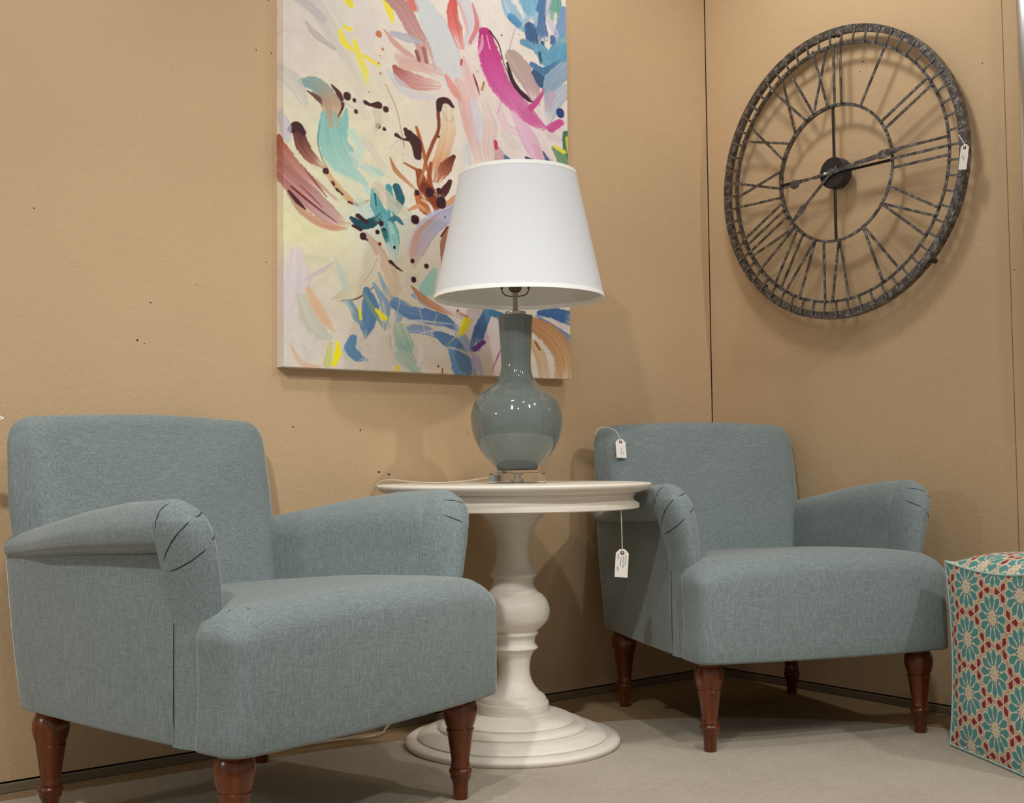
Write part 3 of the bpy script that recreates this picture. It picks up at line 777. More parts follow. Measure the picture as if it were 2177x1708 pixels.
# ------------------------------------------------------------------ abstract canvas print
# soft ground patches (u, v, radius, colour) and brush strokes (path, widths, colours, bristle) in mm on the canvas, from its lower left corner
BLOBS = [
  (79,1000,189,(224,214,206)),
  (283,834,167,(228,219,192)),
  (168,655,149,(227,223,184)),
  (446,815,133,(226,214,198)),
  (867,1242,179,(224,216,210)),
  (678,953,129,(226,210,204)),
  (989,803,134,(228,212,214)),
  (53,404,123,(228,224,172)),
  (19,252,87,(218,206,208)),
  (187,275,99,(208,200,174)),
  (414,294,121,(202,188,164)),
  (238,139,117,(208,194,178)),
  (67,63,114,(210,202,192)),
  (385,33,120,(206,192,176)),
  (765,137,73,(230,212,216)),
  (667,16,87,(204,186,160)),
  (1011,100,76,(226,216,200)),
  (281,506,92,(206,218,204)),
  (584,414,77,(216,202,192)),
]
STROKES = [
  (((94,1116),(129,1069),(180,1007),(231,953),(273,906)),(50.3,),((207,200,198),(216,210,192)),0.12),
  (((140,1126),(190,1069),(237,996),(283,899)),(36.8,),((219,213,208),(224,218,192)),0.12),
  (((74,1044),(109,1011),(170,982)),(9.1,24.9,13.6),((192,182,178),),0.12),
  (((50,1106),(94,1089),(129,1065)),(27.1,),((198,190,190),),0.12),
  (((211,1152),(227,1132)),(23.1,),((240,226,60),),0.12),
  (((357,1181),(371,1141),(383,1111)),(23.7,22.7,9.5),((240,226,60),),0.12),
  (((190,1041),(206,1008),(231,993)),(13.8,21.1,13.8),((240,226,60),),0.12),
  (((208,1057),(227,1054)),(15.7,),((240,226,70),),0.12),
  (((242,1020),(258,977),(278,935),(286,895)),(13.9,21.3,20.4,9.3),((240,228,70),(236,224,110)),0.12),
  (((279,981),(300,972),(327,963)),(13.1,),((238,222,70),),0.12),
  (((274,1129),(295,1078),(279,1018)),(41.9,),((222,214,210),),0.12),
  (((382,1191),(426,1154),(459,1104),(493,1063),(515,1000)),(57.5,55.1,52.7,47.9,52.7),((188,138,138),(192,146,142),(200,156,146)),0.2),
  (((449,1197),(465,1177)),(28.8,),((214,120,110),),0.12),
  (((499,1194),(533,1144),(573,1079),(596,1011),(610,955)),(53.6,87.7,92.6,87.7,53.6),((196,205,214),(200,208,215),(208,212,216)),0.08),
  (((351,1078),(392,1042),(447,1015),(481,1003)),(7.6,20.9,19.0,9.5),((212,160,150),),0.12),
  (((381,1073),(436,1070),(493,1067)),(19.1,31.5,9.6),((178,180,192),),0.12),
  (((403,1001),(441,1000),(481,998)),(28.6,),((216,182,174),),0.12),
  (((425,982),(492,988),(549,982)),(38.4,),((214,172,162),(218,180,172)),0.2),
  (((389,966),(424,939),(480,933),(549,938)),(19.1,62.1,52.6,28.7),((170,100,98),(204,146,142),(216,168,162)),0.22),
  (((364,951),(402,916),(452,892),(537,895)),(14.3,38.1,38.1,14.3),((202,202,214),(210,206,212)),0.12),
  (((470,1034),(481,1007)),(12.5,),((150,90,90),),0.12),
  (((498,1049),(509,1008)),(14.5,),((170,110,104),),0.12),
  (((330,1064),(330,1058)),(17.8,),((200,122,86),),0),
  (((344,1017),(344,1014)),(8.5,),((200,122,86),),0),
  (((335,993),(335,992)),(5.6,),((200,122,86),),0),
  (((329,969),(329,967)),(6.6,),((200,122,86),),0),
  (((335,938),(335,935)),(7.5,),((200,122,86),),0),
  (((353,905),(380,860),(399,817),(412,762),(423,717)),(3.3,),((168,110,84),),0),
  (((621,1242),(612,1195),(623,1148),(644,1089)),(24.7,34.5,44.4,29.6),((208,88,88),(214,110,104),(222,140,130)),0.25),
  (((651,1248),(687,1202),(698,1155),(674,1105)),(44.7,54.7,54.7,29.8),((198,198,208),(204,202,210)),0.08),
  (((696,1239),(712,1172),(683,1107)),(7.0,17.0,12.0),((214,130,132),),0.12),
  (((639,1231),(665,1172),(675,1130)),(9.9,11.9,5.0),((222,168,168),),0.12),
  (((747,1150),(764,1078),(794,1004),(850,954),(913,914),(990,873)),(45.7,76.1,76.1,76.1,65.9,25.4),((184,52,122),(200,76,146),(206,96,160),(208,120,172),(200,90,150)),0.2),
  (((765,1163),(802,1126),(826,1061),(863,1007),(927,967),(946,953)),(8.1,6.1,4.1,5.1,8.1,10.2),((84,26,56),),0),
  (((734,1142),(730,1102),(703,1054)),(7.0,13.0,5.0),((232,190,212),),0.12),
  (((753,1146),(765,1104)),(5.0,8.0),((226,160,200),),0.12),
  (((839,1068),(863,1007),(920,961),(959,953)),(10.2,17.4,15.3,5.1),((58,38,48),),0.12),
  (((864,1093),(902,1055),(940,1011),(962,953)),(56.5,71.9,66.7,30.8),((178,158,148),(184,160,156),(190,158,164)),0.2),
  (((926,916),(972,965),(1002,1007)),(22.7,16.5,7.2),((196,80,142),),0.12),
  (((875,938),(919,900),(990,870)),(30.7,51.2,25.6),((212,116,170),(206,96,158)),0.2),
  (((999,1022),(992,989)),(10.4,),((200,90,150),),0.12),
  (((829,1289),(860,1251),(911,1216)),(30.8,61.5,20.5),((150,182,208),),0.22),
  (((932,1313),(951,1281),(944,1233)),(72.6,83.0,46.7),((124,172,199),),0.22),
  (((997,1318),(983,1241),(969,1166)),(31.3,41.7,26.1),((81,119,162),),0.22),
  (((1038,1337),(1017,1275)),(36.8,21.0),((184,184,212),),0.22),
  (((1061,1332),(1053,1283)),(36.9,52.8),((112,164,150),),0.22),
  (((1094,1313),(1080,1236),(1052,1196)),(21.1,42.3,21.1),((124,156,196),),0.22),
  (((940,1212),(952,1157)),(41.4,46.6),((68,98,141),),0.22),
  (((910,1154),(962,1146)),(25.8,),((104,150,183),),0.22),
  (((996,1234),(1009,1190)),(26.1,),((91,122,164),),0.22),
  (((1042,1197),(1041,1168)),(21.0,),((83,114,157),),0.22),
  (((860,1230),(904,1204)),(30.8,),((86,142,183),),0.22),
  (((892,1268),(924,1244)),(17.5,),((222,224,228),),0.22),
  (((970,1270),(963,1222)),(13.5,),((214,222,230),),0.22),
  (((1026,1251),(1056,1215)),(26.3,),((196,196,216),),0.22),
  (((995,1171),(988,1139)),(15.6,),((62,92,133),),0.22),
  (((988,1139),(1034,1117),(1113,1196)),(52.5,68.2,63.0),((104,159,188),),0.22),
  (((1102,1157),(1060,1080)),(68.5,58.0),((96,156,189),),0.22),
  (((948,1084),(1007,1065),(1074,1114)),(20.8,46.9,26.1),((73,119,156),),0.22),
  (((960,1056),(993,1031),(1039,1034)),(26.0,46.8,20.8),((65,94,127),),0.22),
  (((981,1132),(987,1097)),(12.5,),((62,92,125),),0.22),
  (((1101,1098),(1039,1040),(1015,973)),(57.6,62.8,31.4),((142,166,188),),0.22),
  (((1100,1025),(1048,968),(1010,889)),(41.8,52.3,26.1),((172,182,198),),0.22),
  (((1032,997),(1011,941)),(26.0,),((190,170,190),),0.22),
  (((1071,940),(1071,931)),(28.3,),((48,68,120),),0),
  (((1027,874),(1071,902)),(31.3,26.1),((200,88,150),),0.12),
  (((1023,847),(1056,842)),(31.2,31.2),((216,196,198),),0.12),
  (((636,965),(659,900),(676,829),(700,759),(729,689)),(29.6,44.4,39.4,39.4,19.7),((222,184,182),(214,166,162),(224,194,192)),0.2),
  (((586,975),(618,932),(645,902)),(14.7,27.4,9.8),((224,150,140),),0.2),
  (((655,1052),(672,991),(690,935),(695,896)),(9.9,36.6,36.6,19.8),((226,182,182),(222,190,192)),0.2),
  (((695,906),(716,836),(712,761)),(24.7,41.6,19.8),((204,204,216),),0.2),
  (((738,919),(764,844),(754,767),(754,708)),(19.9,44.8,44.8,19.9),((222,198,194),(216,186,182)),0.2),
  (((799,925),(823,853),(874,836),(964,830)),(15.2,30.4,30.4,15.2),((228,194,208),),0.2),
  (((862,900),(912,842),(944,796),(982,746)),(20.4,56.2,61.3,30.7),((224,180,208),(220,168,202)),0.2),
  (((957,798),(989,762),(1048,734)),(25.8,46.4,36.1),((222,168,188),),0.2),
  (((611,794),(599,744)),(19.5,),((220,196,196),),0.2),
  (((664,754),(663,680)),(29.4,),((206,210,216),),0.2),
  (((829,819),(854,793)),(35.3,45.4),((216,208,200),),0.12),
  (((875,1198),(859,1153),(846,1110)),(2.6,),((100,84,84),),0),
  (((832,1041),(809,926),(793,883)),(2.0,),((120,96,104),),0),
  (((695,1003),(708,973),(721,938)),(5.0,8.9,4.0),((146,56,50),),0),
  (((739,984),(731,956)),(8.0,),((180,130,80),),0),
  (((649,1041),(646,1025)),(8.9,),((190,90,80),),0),
  (((553,852),(554,795),(530,743),(506,687),(495,651)),(12.5,11.5,12.5,11.5,9.6),((120,60,44),(172,98,56)),0.1),
  (((591,869),(592,801),(573,730),(552,679),(537,631)),(38.7,46.4,43.5,38.7,29.0),((220,206,182),(220,190,158),(212,160,118),(190,120,80)),0.2),
  (((556,860),(562,887),(589,894),(611,879)),(17.5,23.3,21.4,11.7),((70,36,40),),0),
  (((571,855),(594,825),(617,844)),(2.4,),((110,80,70),),0),
  (((468,788),(479,759),(495,709),(509,653)),(9.5,12.4,12.4,9.5),((172,98,56),),0.12),
  (((440,760),(465,737),(473,693)),(28.5,36.1,23.7),((70,36,40),),0),
  (((613,714),(581,673),(551,628)),(14.5,40.6,24.2),((96,48,38),(150,86,60),(190,120,90)),0.25),
  (((368,676),(389,637),(427,609),(469,582)),(4.7,16.0,14.1,6.6),((180,116,76),(206,160,120)),0.12),
  (((422,665),(478,644),(503,615)),(7.6,13.3,14.2),((170,98,58),),0.12),
  (((478,644),(489,608),(505,565)),(23.8,33.3,28.5),((148,76,46),),0.2),
  (((523,679),(517,626),(534,568)),(11.5,16.3,19.1),((164,84,50),),0.2),
  (((598,630),(580,601),(559,572)),(14.5,24.1,24.1),((78,38,38),),0.2),
  (((500,662),(477,606)),(9.5,),((190,120,80),),0.2),
  (((517,592),(517,584)),(26.7,),((84,40,36),),0),
  (((469,579),(469,575)),(15.2,),((84,40,36),),0),
  (((554,595),(554,590)),(17.3,),((84,40,36),),0),
  (((215,846),(215,839)),(21.1,),((70,36,40),),0),
  (((241,836),(241,833)),(12.0,),((70,36,40),),0),
  (((246,802),(246,798)),(12.0,),((70,36,40),),0),
  (((354,828),(354,823)),(16.9,),((70,36,40),),0),
  (((325,771),(325,766)),(15.8,),((70,36,40),),0),
  (((348,763),(348,760)),(11.2,),((70,36,40),),0),
  (((427,774),(427,770)),(13.2,),((70,36,40),),0),
  (((554,772),(554,769)),(7.7,),((70,36,40),),0),
  (((292,870),(292,869)),(3.7,),((70,36,40),),0),
  (((712,1014),(712,1013)),(5.0,),((70,36,40),),0),
  (((816,1161),(816,1159)),(6.1,),((70,36,40),),0),
  (((890,1178),(890,1177)),(4.1,),((70,36,40),),0),
  (((278,835),(299,830),(326,834)),(15.8,11.1,25.1),((70,36,40),),0),
  (((393,750),(415,741),(437,742)),(15.1,5.7,14.2),((70,36,40),),0),
  (((156,766),(161,713),(179,666),(209,625),(237,590)),(54.5,81.7,90.8,81.7,31.8),((124,186,184),(138,194,188),(158,204,196),(186,216,204)),0.16),
  (((212,801),(206,766),(202,728)),(9.1,22.8,27.4),((136,194,190),),0.12),
  (((121,742),(113,687),(128,636),(148,609)),(2.7,4.0,4.0,2.7),((60,110,120),),0),
  (((64,858),(104,859),(139,836),(159,803),(164,754)),(27.1,49.6,58.6,58.6,40.6),((134,168,168),(150,164,156),(184,156,134),(198,162,132)),0.2),
  (((162,867),(187,844),(200,810),(182,771)),(7.3,16.4,9.1,3.6),((84,46,44),),0),
  (((79,834),(114,818),(128,798)),(6.3,18.0,5.4),((112,74,70),),0.5),
  (((230,733),(259,692),(251,663)),(27.5,),((192,220,206),),0.12),
  (((209,616),(250,599),(279,580)),(36.6,32.0,18.3),((166,208,198),),0.12),
  (((277,630),(335,620)),(23.1,),((172,208,202),),0.12),
  (((230,664),(271,634),(330,605)),(18.4,27.6,13.8),((202,218,202),),0.12),
  (((200,824),(241,808)),(6.4,),((190,206,190),),0.12),
  (((252,884),(262,830),(283,788)),(23.1,),((218,208,196),),0.12),
  (((320,812),(325,781),(309,736)),(23.2,20.5,5.6),((212,200,182),),0.12),
  (((282,714),(314,672),(346,631)),(23.2,),((214,208,192),),0.12),
  (((47,708),(64,662),(93,631),(130,611)),(31.2,40.1,35.7,13.4),((96,54,50),(150,92,82),(196,146,130)),0.25),
  (((25,707),(44,722),(64,706)),(22.2,28.4,17.7),((70,36,40),),0),
  (((-38,677),(-4,625),(58,564),(138,512)),(44.2,57.4,61.8,66.2),((166,92,70),(186,128,116),(194,152,148)),0.3),
  (((-38,620),(15,566),(58,528),(83,509)),(4.4,7.0,7.0,5.3),((88,28,28),),0),
  (((68,596),(103,561),(143,521)),(3.6,7.1,4.5),((150,70,60),),0),
  (((-23,754),(1,714),(10,676)),(35.2,39.6,22.0),((196,194,208),),0.12),
  (((-37,892),(30,852),(69,796)),(44.3,53.2,22.2),((206,202,192),),0.12),
  (((-37,1006),(30,1012),(74,1008)),(26.7,),((222,206,198),),0.12),
  (((133,614),(163,573),(198,542),(229,523)),(10.8,19.9,19.9,13.6),((212,172,132),),0.12),
  (((140,602),(140,597)),(17.1,),((70,36,40),),0),
  (((163,569),(181,544)),(9.0,8.1),((70,36,40),),0),
  (((15,525),(44,504)),(13.2,),((80,36,36),),0),
  (((1100,862),(1099,789)),(31.5,),((70,120,92),),0.12),
  (((1042,806),(1075,775),(1098,736)),(20.9,41.7,41.7),((112,152,112),),0.12),
  (((1039,813),(1086,800)),(10.4,17.7),((228,218,70),),0.12),
  (((1110,848),(1116,802)),(26.3,),((214,200,70),),0.12),
  (((822,743),(859,728),(897,713)),(18.2,),((78,118,159),),0.12),
  (((917,754),(956,742),(988,726)),(12.3,20.5,15.4),((52,71,104),),0.12),
  (((992,786),(1015,756),(1054,735)),(7.2,16.6,20.7),((73,102,141),),0.12),
  (((779,791),(800,744),(790,693)),(10.0,35.0,30.0),((202,160,170),),0.12),
  (((785,790),(788,768)),(13.0,),((190,70,90),),0.12),
  (((847,726),(872,710)),(12.1,),((228,226,224),),0.12),
  (((1028,742),(1054,735)),(20.7,),((24,30,50),),0.12),
  (((373,709),(390,726),(417,728),(411,621)),(2.3,),((150,140,120),),0),
  (((-38,594),(54,532),(93,506),(142,472),(188,450),(216,449)),(53.5,66.9,66.9,57.9,40.1,17.8),((172,112,104),(186,140,138),(198,160,156),(208,174,152)),0.3),
  (((24,537),(68,509),(117,480),(178,447)),(6.2,8.0,6.2,3.6),((108,36,38),),0),
  (((54,545),(93,515),(127,488)),(4.4,6.2,3.6),((150,70,74),),0),
  (((17,514),(58,470),(112,441),(167,430),(213,433)),(13.4,24.1,24.1,22.3,8.9),((200,164,136),(208,160,130),(208,150,120)),0.2),
  (((16,522),(44,495),(71,474)),(8.8,15.0,6.2),((74,32,34),),0),
  (((178,557),(219,522),(255,513),(289,528)),(13.7,17.3,15.5,7.3),((214,176,136),(206,160,112)),0.12),
  (((178,550),(198,535)),(7.2,),((70,36,40),),0),
  (((219,515),(250,508)),(9.1,),((110,50,40),),0),
  (((260,513),(292,489),(313,501)),(41.3,59.7,27.5),((194,216,208),),0.12),
  (((282,566),(313,543)),(23.0,),((190,214,206),),0.12),
  (((313,561),(318,516),(345,482),(366,442),(377,402),(386,342)),(23.2,37.1,41.7,51.0,41.7,6.5),((116,174,178),(92,160,166),(120,184,182),(160,206,198)),0.25),
  (((229,466),(260,451),(302,461),(334,490)),(13.7,32.1,32.1,13.7),((26,74,84),),0.25),
  (((392,585),(405,545),(388,501)),(23.4,28.1,18.7),((36,96,108),),0.25),
  (((362,581),(372,531),(377,486)),(18.6,25.1,27.9),((84,154,162),),0.25),
  (((413,469),(388,484),(356,462)),(9.3,20.5,14.0),((54,116,126),),0.25),
  (((345,440),(355,409)),(18.5,13.9),((44,110,116),),0.25),
  (((313,552),(318,506)),(6.5,4.6),((30,90,100),),0.25),
  (((366,466),(382,426)),(13.9,),((196,220,212),),0.25),
  (((321,576),(361,539),(410,508),(476,471)),(32.7,42.0,42.0,23.4),((216,198,174),(212,200,178),(198,206,188)),0.15),
  (((472,567),(494,532),(527,508)),(23.8,36.1,14.3),((184,104,62),),0.3),
  (((494,589),(534,556),(547,515)),(23.9,28.7,14.3),((140,60,36),),0.3),
  (((574,537),(615,566),(638,589)),(29.0,33.9,24.2),((208,152,112),),0.3),
  (((438,516),(477,533),(516,514)),(9.5,16.1,9.5),((206,150,110),),0.3),
  (((500,600),(539,581)),(28.7,),((120,52,36),),0.3),
  (((488,555),(516,545)),(9.5,),((226,196,170),),0.3),
  (((494,513),(527,503)),(6.7,),((150,80,50),),0.3),
  (((632,544),(544,495),(493,442),(464,387),(453,342)),(42.8,61.8,61.8,52.3,19.0),((166,170,198),(176,172,196),(190,170,180),(198,166,156)),0.25),
  (((545,510),(476,450),(451,381),(453,353)),(4.7,18.9,18.9,4.7),((196,150,136),(200,166,150)),0.12),
  (((591,479),(572,422),(567,345)),(9.6,26.9,11.5),((176,124,102),(160,104,84)),0.3),
  (((585,478),(561,445)),(6.7,),((90,40,40),),0),
  (((278,424),(318,382),(349,334),(371,290),(376,254),(327,204)),(13.8,32.2,41.4,44.2,41.4,9.2),((198,170,152),(206,176,152),(208,184,154),(198,178,142)),0.2),
  (((325,357),(301,303),(249,253),(197,222),(154,209)),(13.6,40.8,49.8,40.8,4.5),((214,206,186),(206,196,170),(194,182,152)),0.15),
  (((304,258),(248,220),(192,209)),(4.5,5.9,3.6),((110,76,58),),0),
  (((320,350),(301,312),(275,277)),(2.7,),((150,110,80),),0),
  (((43,341),(43,271),(29,204),(14,147)),(39.3,69.9,65.5,26.2),((216,204,212),(212,200,204)),0.12),
  (((167,322),(127,296),(72,265)),(7.1,15.1,8.9),((200,186,192),),0.12),
  (((77,327),(137,324)),(26.6,),((212,206,176),),0.12),
  (((170,340),(197,284),(210,245)),(4.5,24.3,18.0),((186,200,190),),0.12),
  (((280,251),(295,202),(282,137),(274,96)),(18.2,50.0,40.9,4.5),((92,130,165),),0.22),
  (((306,271),(348,205),(343,132)),(9.2,30.3,13.8),((134,158,176),),0.22),
  (((223,210),(248,162),(271,132)),(13.6,27.1,4.5),((123,154,168),),0.22),
  (((370,235),(400,186),(378,124)),(9.2,25.9,7.4),((146,166,180),),0.22),
  (((325,305),(354,247)),(7.4,20.2),((146,166,180),),0.22),
  (((269,241),(301,193),(337,140)),(6.4,18.2,7.3),((118,150,140),),0.22),
  (((338,214),(359,137)),(9.2,13.8),((170,180,184),),0.22),
  (((207,213),(238,170)),(9.0,13.5),((150,176,180),),0.22),
  (((255,192),(260,158)),(9.1,),((240,222,44),),0.1),
  (((314,191),(344,166)),(9.2,20.2),((240,222,44),),0.1),
  (((154,76),(143,14)),(13.3,22.1),((200,200,120),),0.1),
  (((179,82),(179,46),(166,14)),(8.9,22.2,13.3),((236,224,30),),0.1),
  (((393,17),(387,3)),(12.0,),((226,206,70),),0.1),
  (((381,212),(441,189),(513,179),(593,161)),(28.2,47.0,47.0,28.2),((100,132,175),),0.25),
  (((496,197),(570,174),(628,144)),(23.8,36.1,19.0),((94,126,168),),0.25),
  (((407,135),(485,138),(558,121)),(23.4,32.8,23.4),((142,156,184),),0.25),
  (((547,125),(604,99),(644,73)),(28.6,52.5,33.4),((92,127,170),),0.25),
  (((604,71),(638,34),(661,-13)),(28.7,76.6,67.0),((102,137,175),),0.25),
  (((692,55),(703,8)),(29.0,33.9),((176,164,196),),0.25),
  (((452,246),(519,218)),(14.1,28.2),((126,156,183),),0.25),
  (((628,134),(668,93),(680,69)),(28.9,28.9,9.6),((160,170,196),),0.25),
  (((386,227),(430,211)),(18.6,),((118,148,178),),0.25),
  (((628,196),(669,180)),(24.1,),((206,190,180),),0.25),
  (((380,152),(468,165),(616,162)),(3.8,10.3,4.7),((206,204,204),),0.12),
  (((462,120),(541,140),(628,136)),(3.8,10.4,4.7),((206,204,204),),0.12),
  (((524,81),(598,85),(668,69)),(3.8,10.5,4.8),((206,204,204),),0.12),
  (((375,129),(440,151)),(3.7,10.2,4.6),((206,204,204),),0.12),
  (((461,248),(485,168),(502,89)),(3.3,),((216,210,178),),0),
  (((405,240),(386,162)),(3.2,),((216,210,178),),0),
  (((543,193),(518,123),(501,82)),(3.3,),((216,210,178),),0),
  (((426,360),(414,280)),(3.3,),((216,210,178),),0),
  (((660,177),(639,137)),(27.0,19.3),((240,222,44),),0.1),
  (((628,134),(575,88)),(6.7,1.9),((196,200,90),),0),
  (((748,214),(714,154),(692,92)),(29.2,38.9,37.0),((89,140,184),(76,114,162),(89,116,168)),0.3),
  (((728,111),(692,87)),(14.6,19.4),((116,56,140),),0.12),
  (((766,211),(821,195)),(24.6,29.6),((72,129,173),),0.12),
  (((790,193),(808,179)),(14.8,),((190,186,214),),0.12),
  (((967,224),(1046,224),(1119,209)),(20.5,46.1,56.3),((68,106,159),),0.2),
  (((954,213),(1045,168),(1118,131)),(10.2,27.6,30.7),((139,153,192),(126,140,184)),0.2),
  (((1013,212),(1085,176)),(5.1,13.3),((226,196,214),),0.12),
  (((941,182),(1012,151),(1064,98),(1080,42),(1075,-14)),(56.0,76.4,76.4,76.4,76.4),((190,138,96),(198,150,108),(208,164,120),(214,172,128)),0.18),
  (((940,117),(971,68),(990,-12)),(30.2,40.3,40.3),((206,172,134),(212,184,148)),0.2),
  (((946,122),(965,98)),(8.1,),((150,90,50),),0),
  (((1018,146),(1064,87),(1076,32)),(3.1,),((160,116,76),),0),
  (((55,211),(82,151),(116,109),(151,94)),(26.4,52.9,48.5,17.6),((198,196,178),(190,192,176)),0.15),
  (((80,235),(107,188),(136,146),(166,114)),(17.7,29.2,26.6,8.9),((218,180,146),(212,170,134)),0.15),
  (((233,98),(222,66),(248,40),(281,31)),(22.5,34.2,31.5,10.8),((97,137,168),),0.25),
  (((248,81),(258,63)),(9.0,),((180,190,196),),0.12),
  (((402,135),(418,90),(440,58)),(41.7,55.7,27.8),((176,188,166),(130,172,162)),0.2),
  (((407,52),(445,21),(481,-15)),(41.8,41.8,18.6),((170,186,172),),0.2),
  (((534,332),(503,268)),(19.0,47.4),((148,190,176),),0.12),
  (((447,273),(486,239),(542,212),(605,193)),(7.6,25.5,23.6,9.5),((168,116,84),(206,158,130)),0.25),
  (((321,112),(310,66),(347,8)),(9.1,25.6,9.1),((210,200,190),),0.12),
  (((468,106),(481,60),(467,22)),(9.3,20.6,9.3),((218,208,204),),0.12),
  (((24,61),(57,14),(111,1)),(8.7,17.5,17.5),((216,182,154),),0.12),
  (((196,60),(206,34)),(8.9,),((196,190,176),),0.12),
  (((92,99),(96,77),(77,33)),(17.6,),((206,204,196),),0.12),
  (((364,114),(369,69)),(7.4,),((190,182,176),),0.12),
  (((29,139),(57,97),(92,64)),(26.2,30.6,17.5),((214,208,200),),0.12),
  (((546,25),(546,23)),(7.6,),((150,50,40),),0),
  (((562,17),(560,-12)),(5.7,),((160,70,56),),0),
  (((804,102),(785,65),(751,0)),(2.9,6.9,2.0),((192,90,164),),0),
  (((624,209),(624,207)),(8.6,),((150,60,50),),0),
  (((634,199),(658,191)),(9.6,),((210,140,124),),0.12),
  (((461,492),(461,485)),(24.5,),((58,24,34),),0),
  (((270,417),(270,411)),(19.2,),((58,24,34),),0),
  (((334,464),(334,460)),(15.7,),((58,24,34),),0),
  (((321,435),(321,431)),(12.9,),((58,24,34),),0),
  (((383,393),(383,390)),(9.3,),((58,24,34),),0),
  (((345,446),(345,443)),(8.3,),((58,24,34),),0),
  (((450,356),(450,353)),(13.1,),((58,24,34),),0),
  (((503,345),(503,341)),(14.2,),((58,24,34),),0),
  (((454,298),(454,293)),(15.9,),((58,24,34),),0),
  (((469,577),(469,573)),(15.2,),((58,24,34),),0),
  (((517,586),(517,579)),(24.8,),((58,24,34),),0),
  (((562,560),(562,550)),(30.7,),((58,24,34),),0),
  (((557,595),(557,590)),(15.4,),((58,24,34),),0),
  (((577,511),(577,509)),(5.8,),((58,24,34),),0),
  (((329,398),(329,395)),(10.1,),((130,40,30),),0),
  (((252,476),(284,459)),(16.5,11.0),((64,26,36),),0),
  (((234,443),(260,435)),(10.0,13.7),((64,26,36),),0),
  (((273,414),(283,404)),(7.3,),((64,26,36),),0),
  (((368,345),(390,329)),(13.0,6.5),((64,26,36),),0),
  (((390,329),(410,319)),(9.3,5.6),((64,26,36),),0),
]
CW, CH, CD, STEP = 1.105, 1.40, 0.045, 0.0021
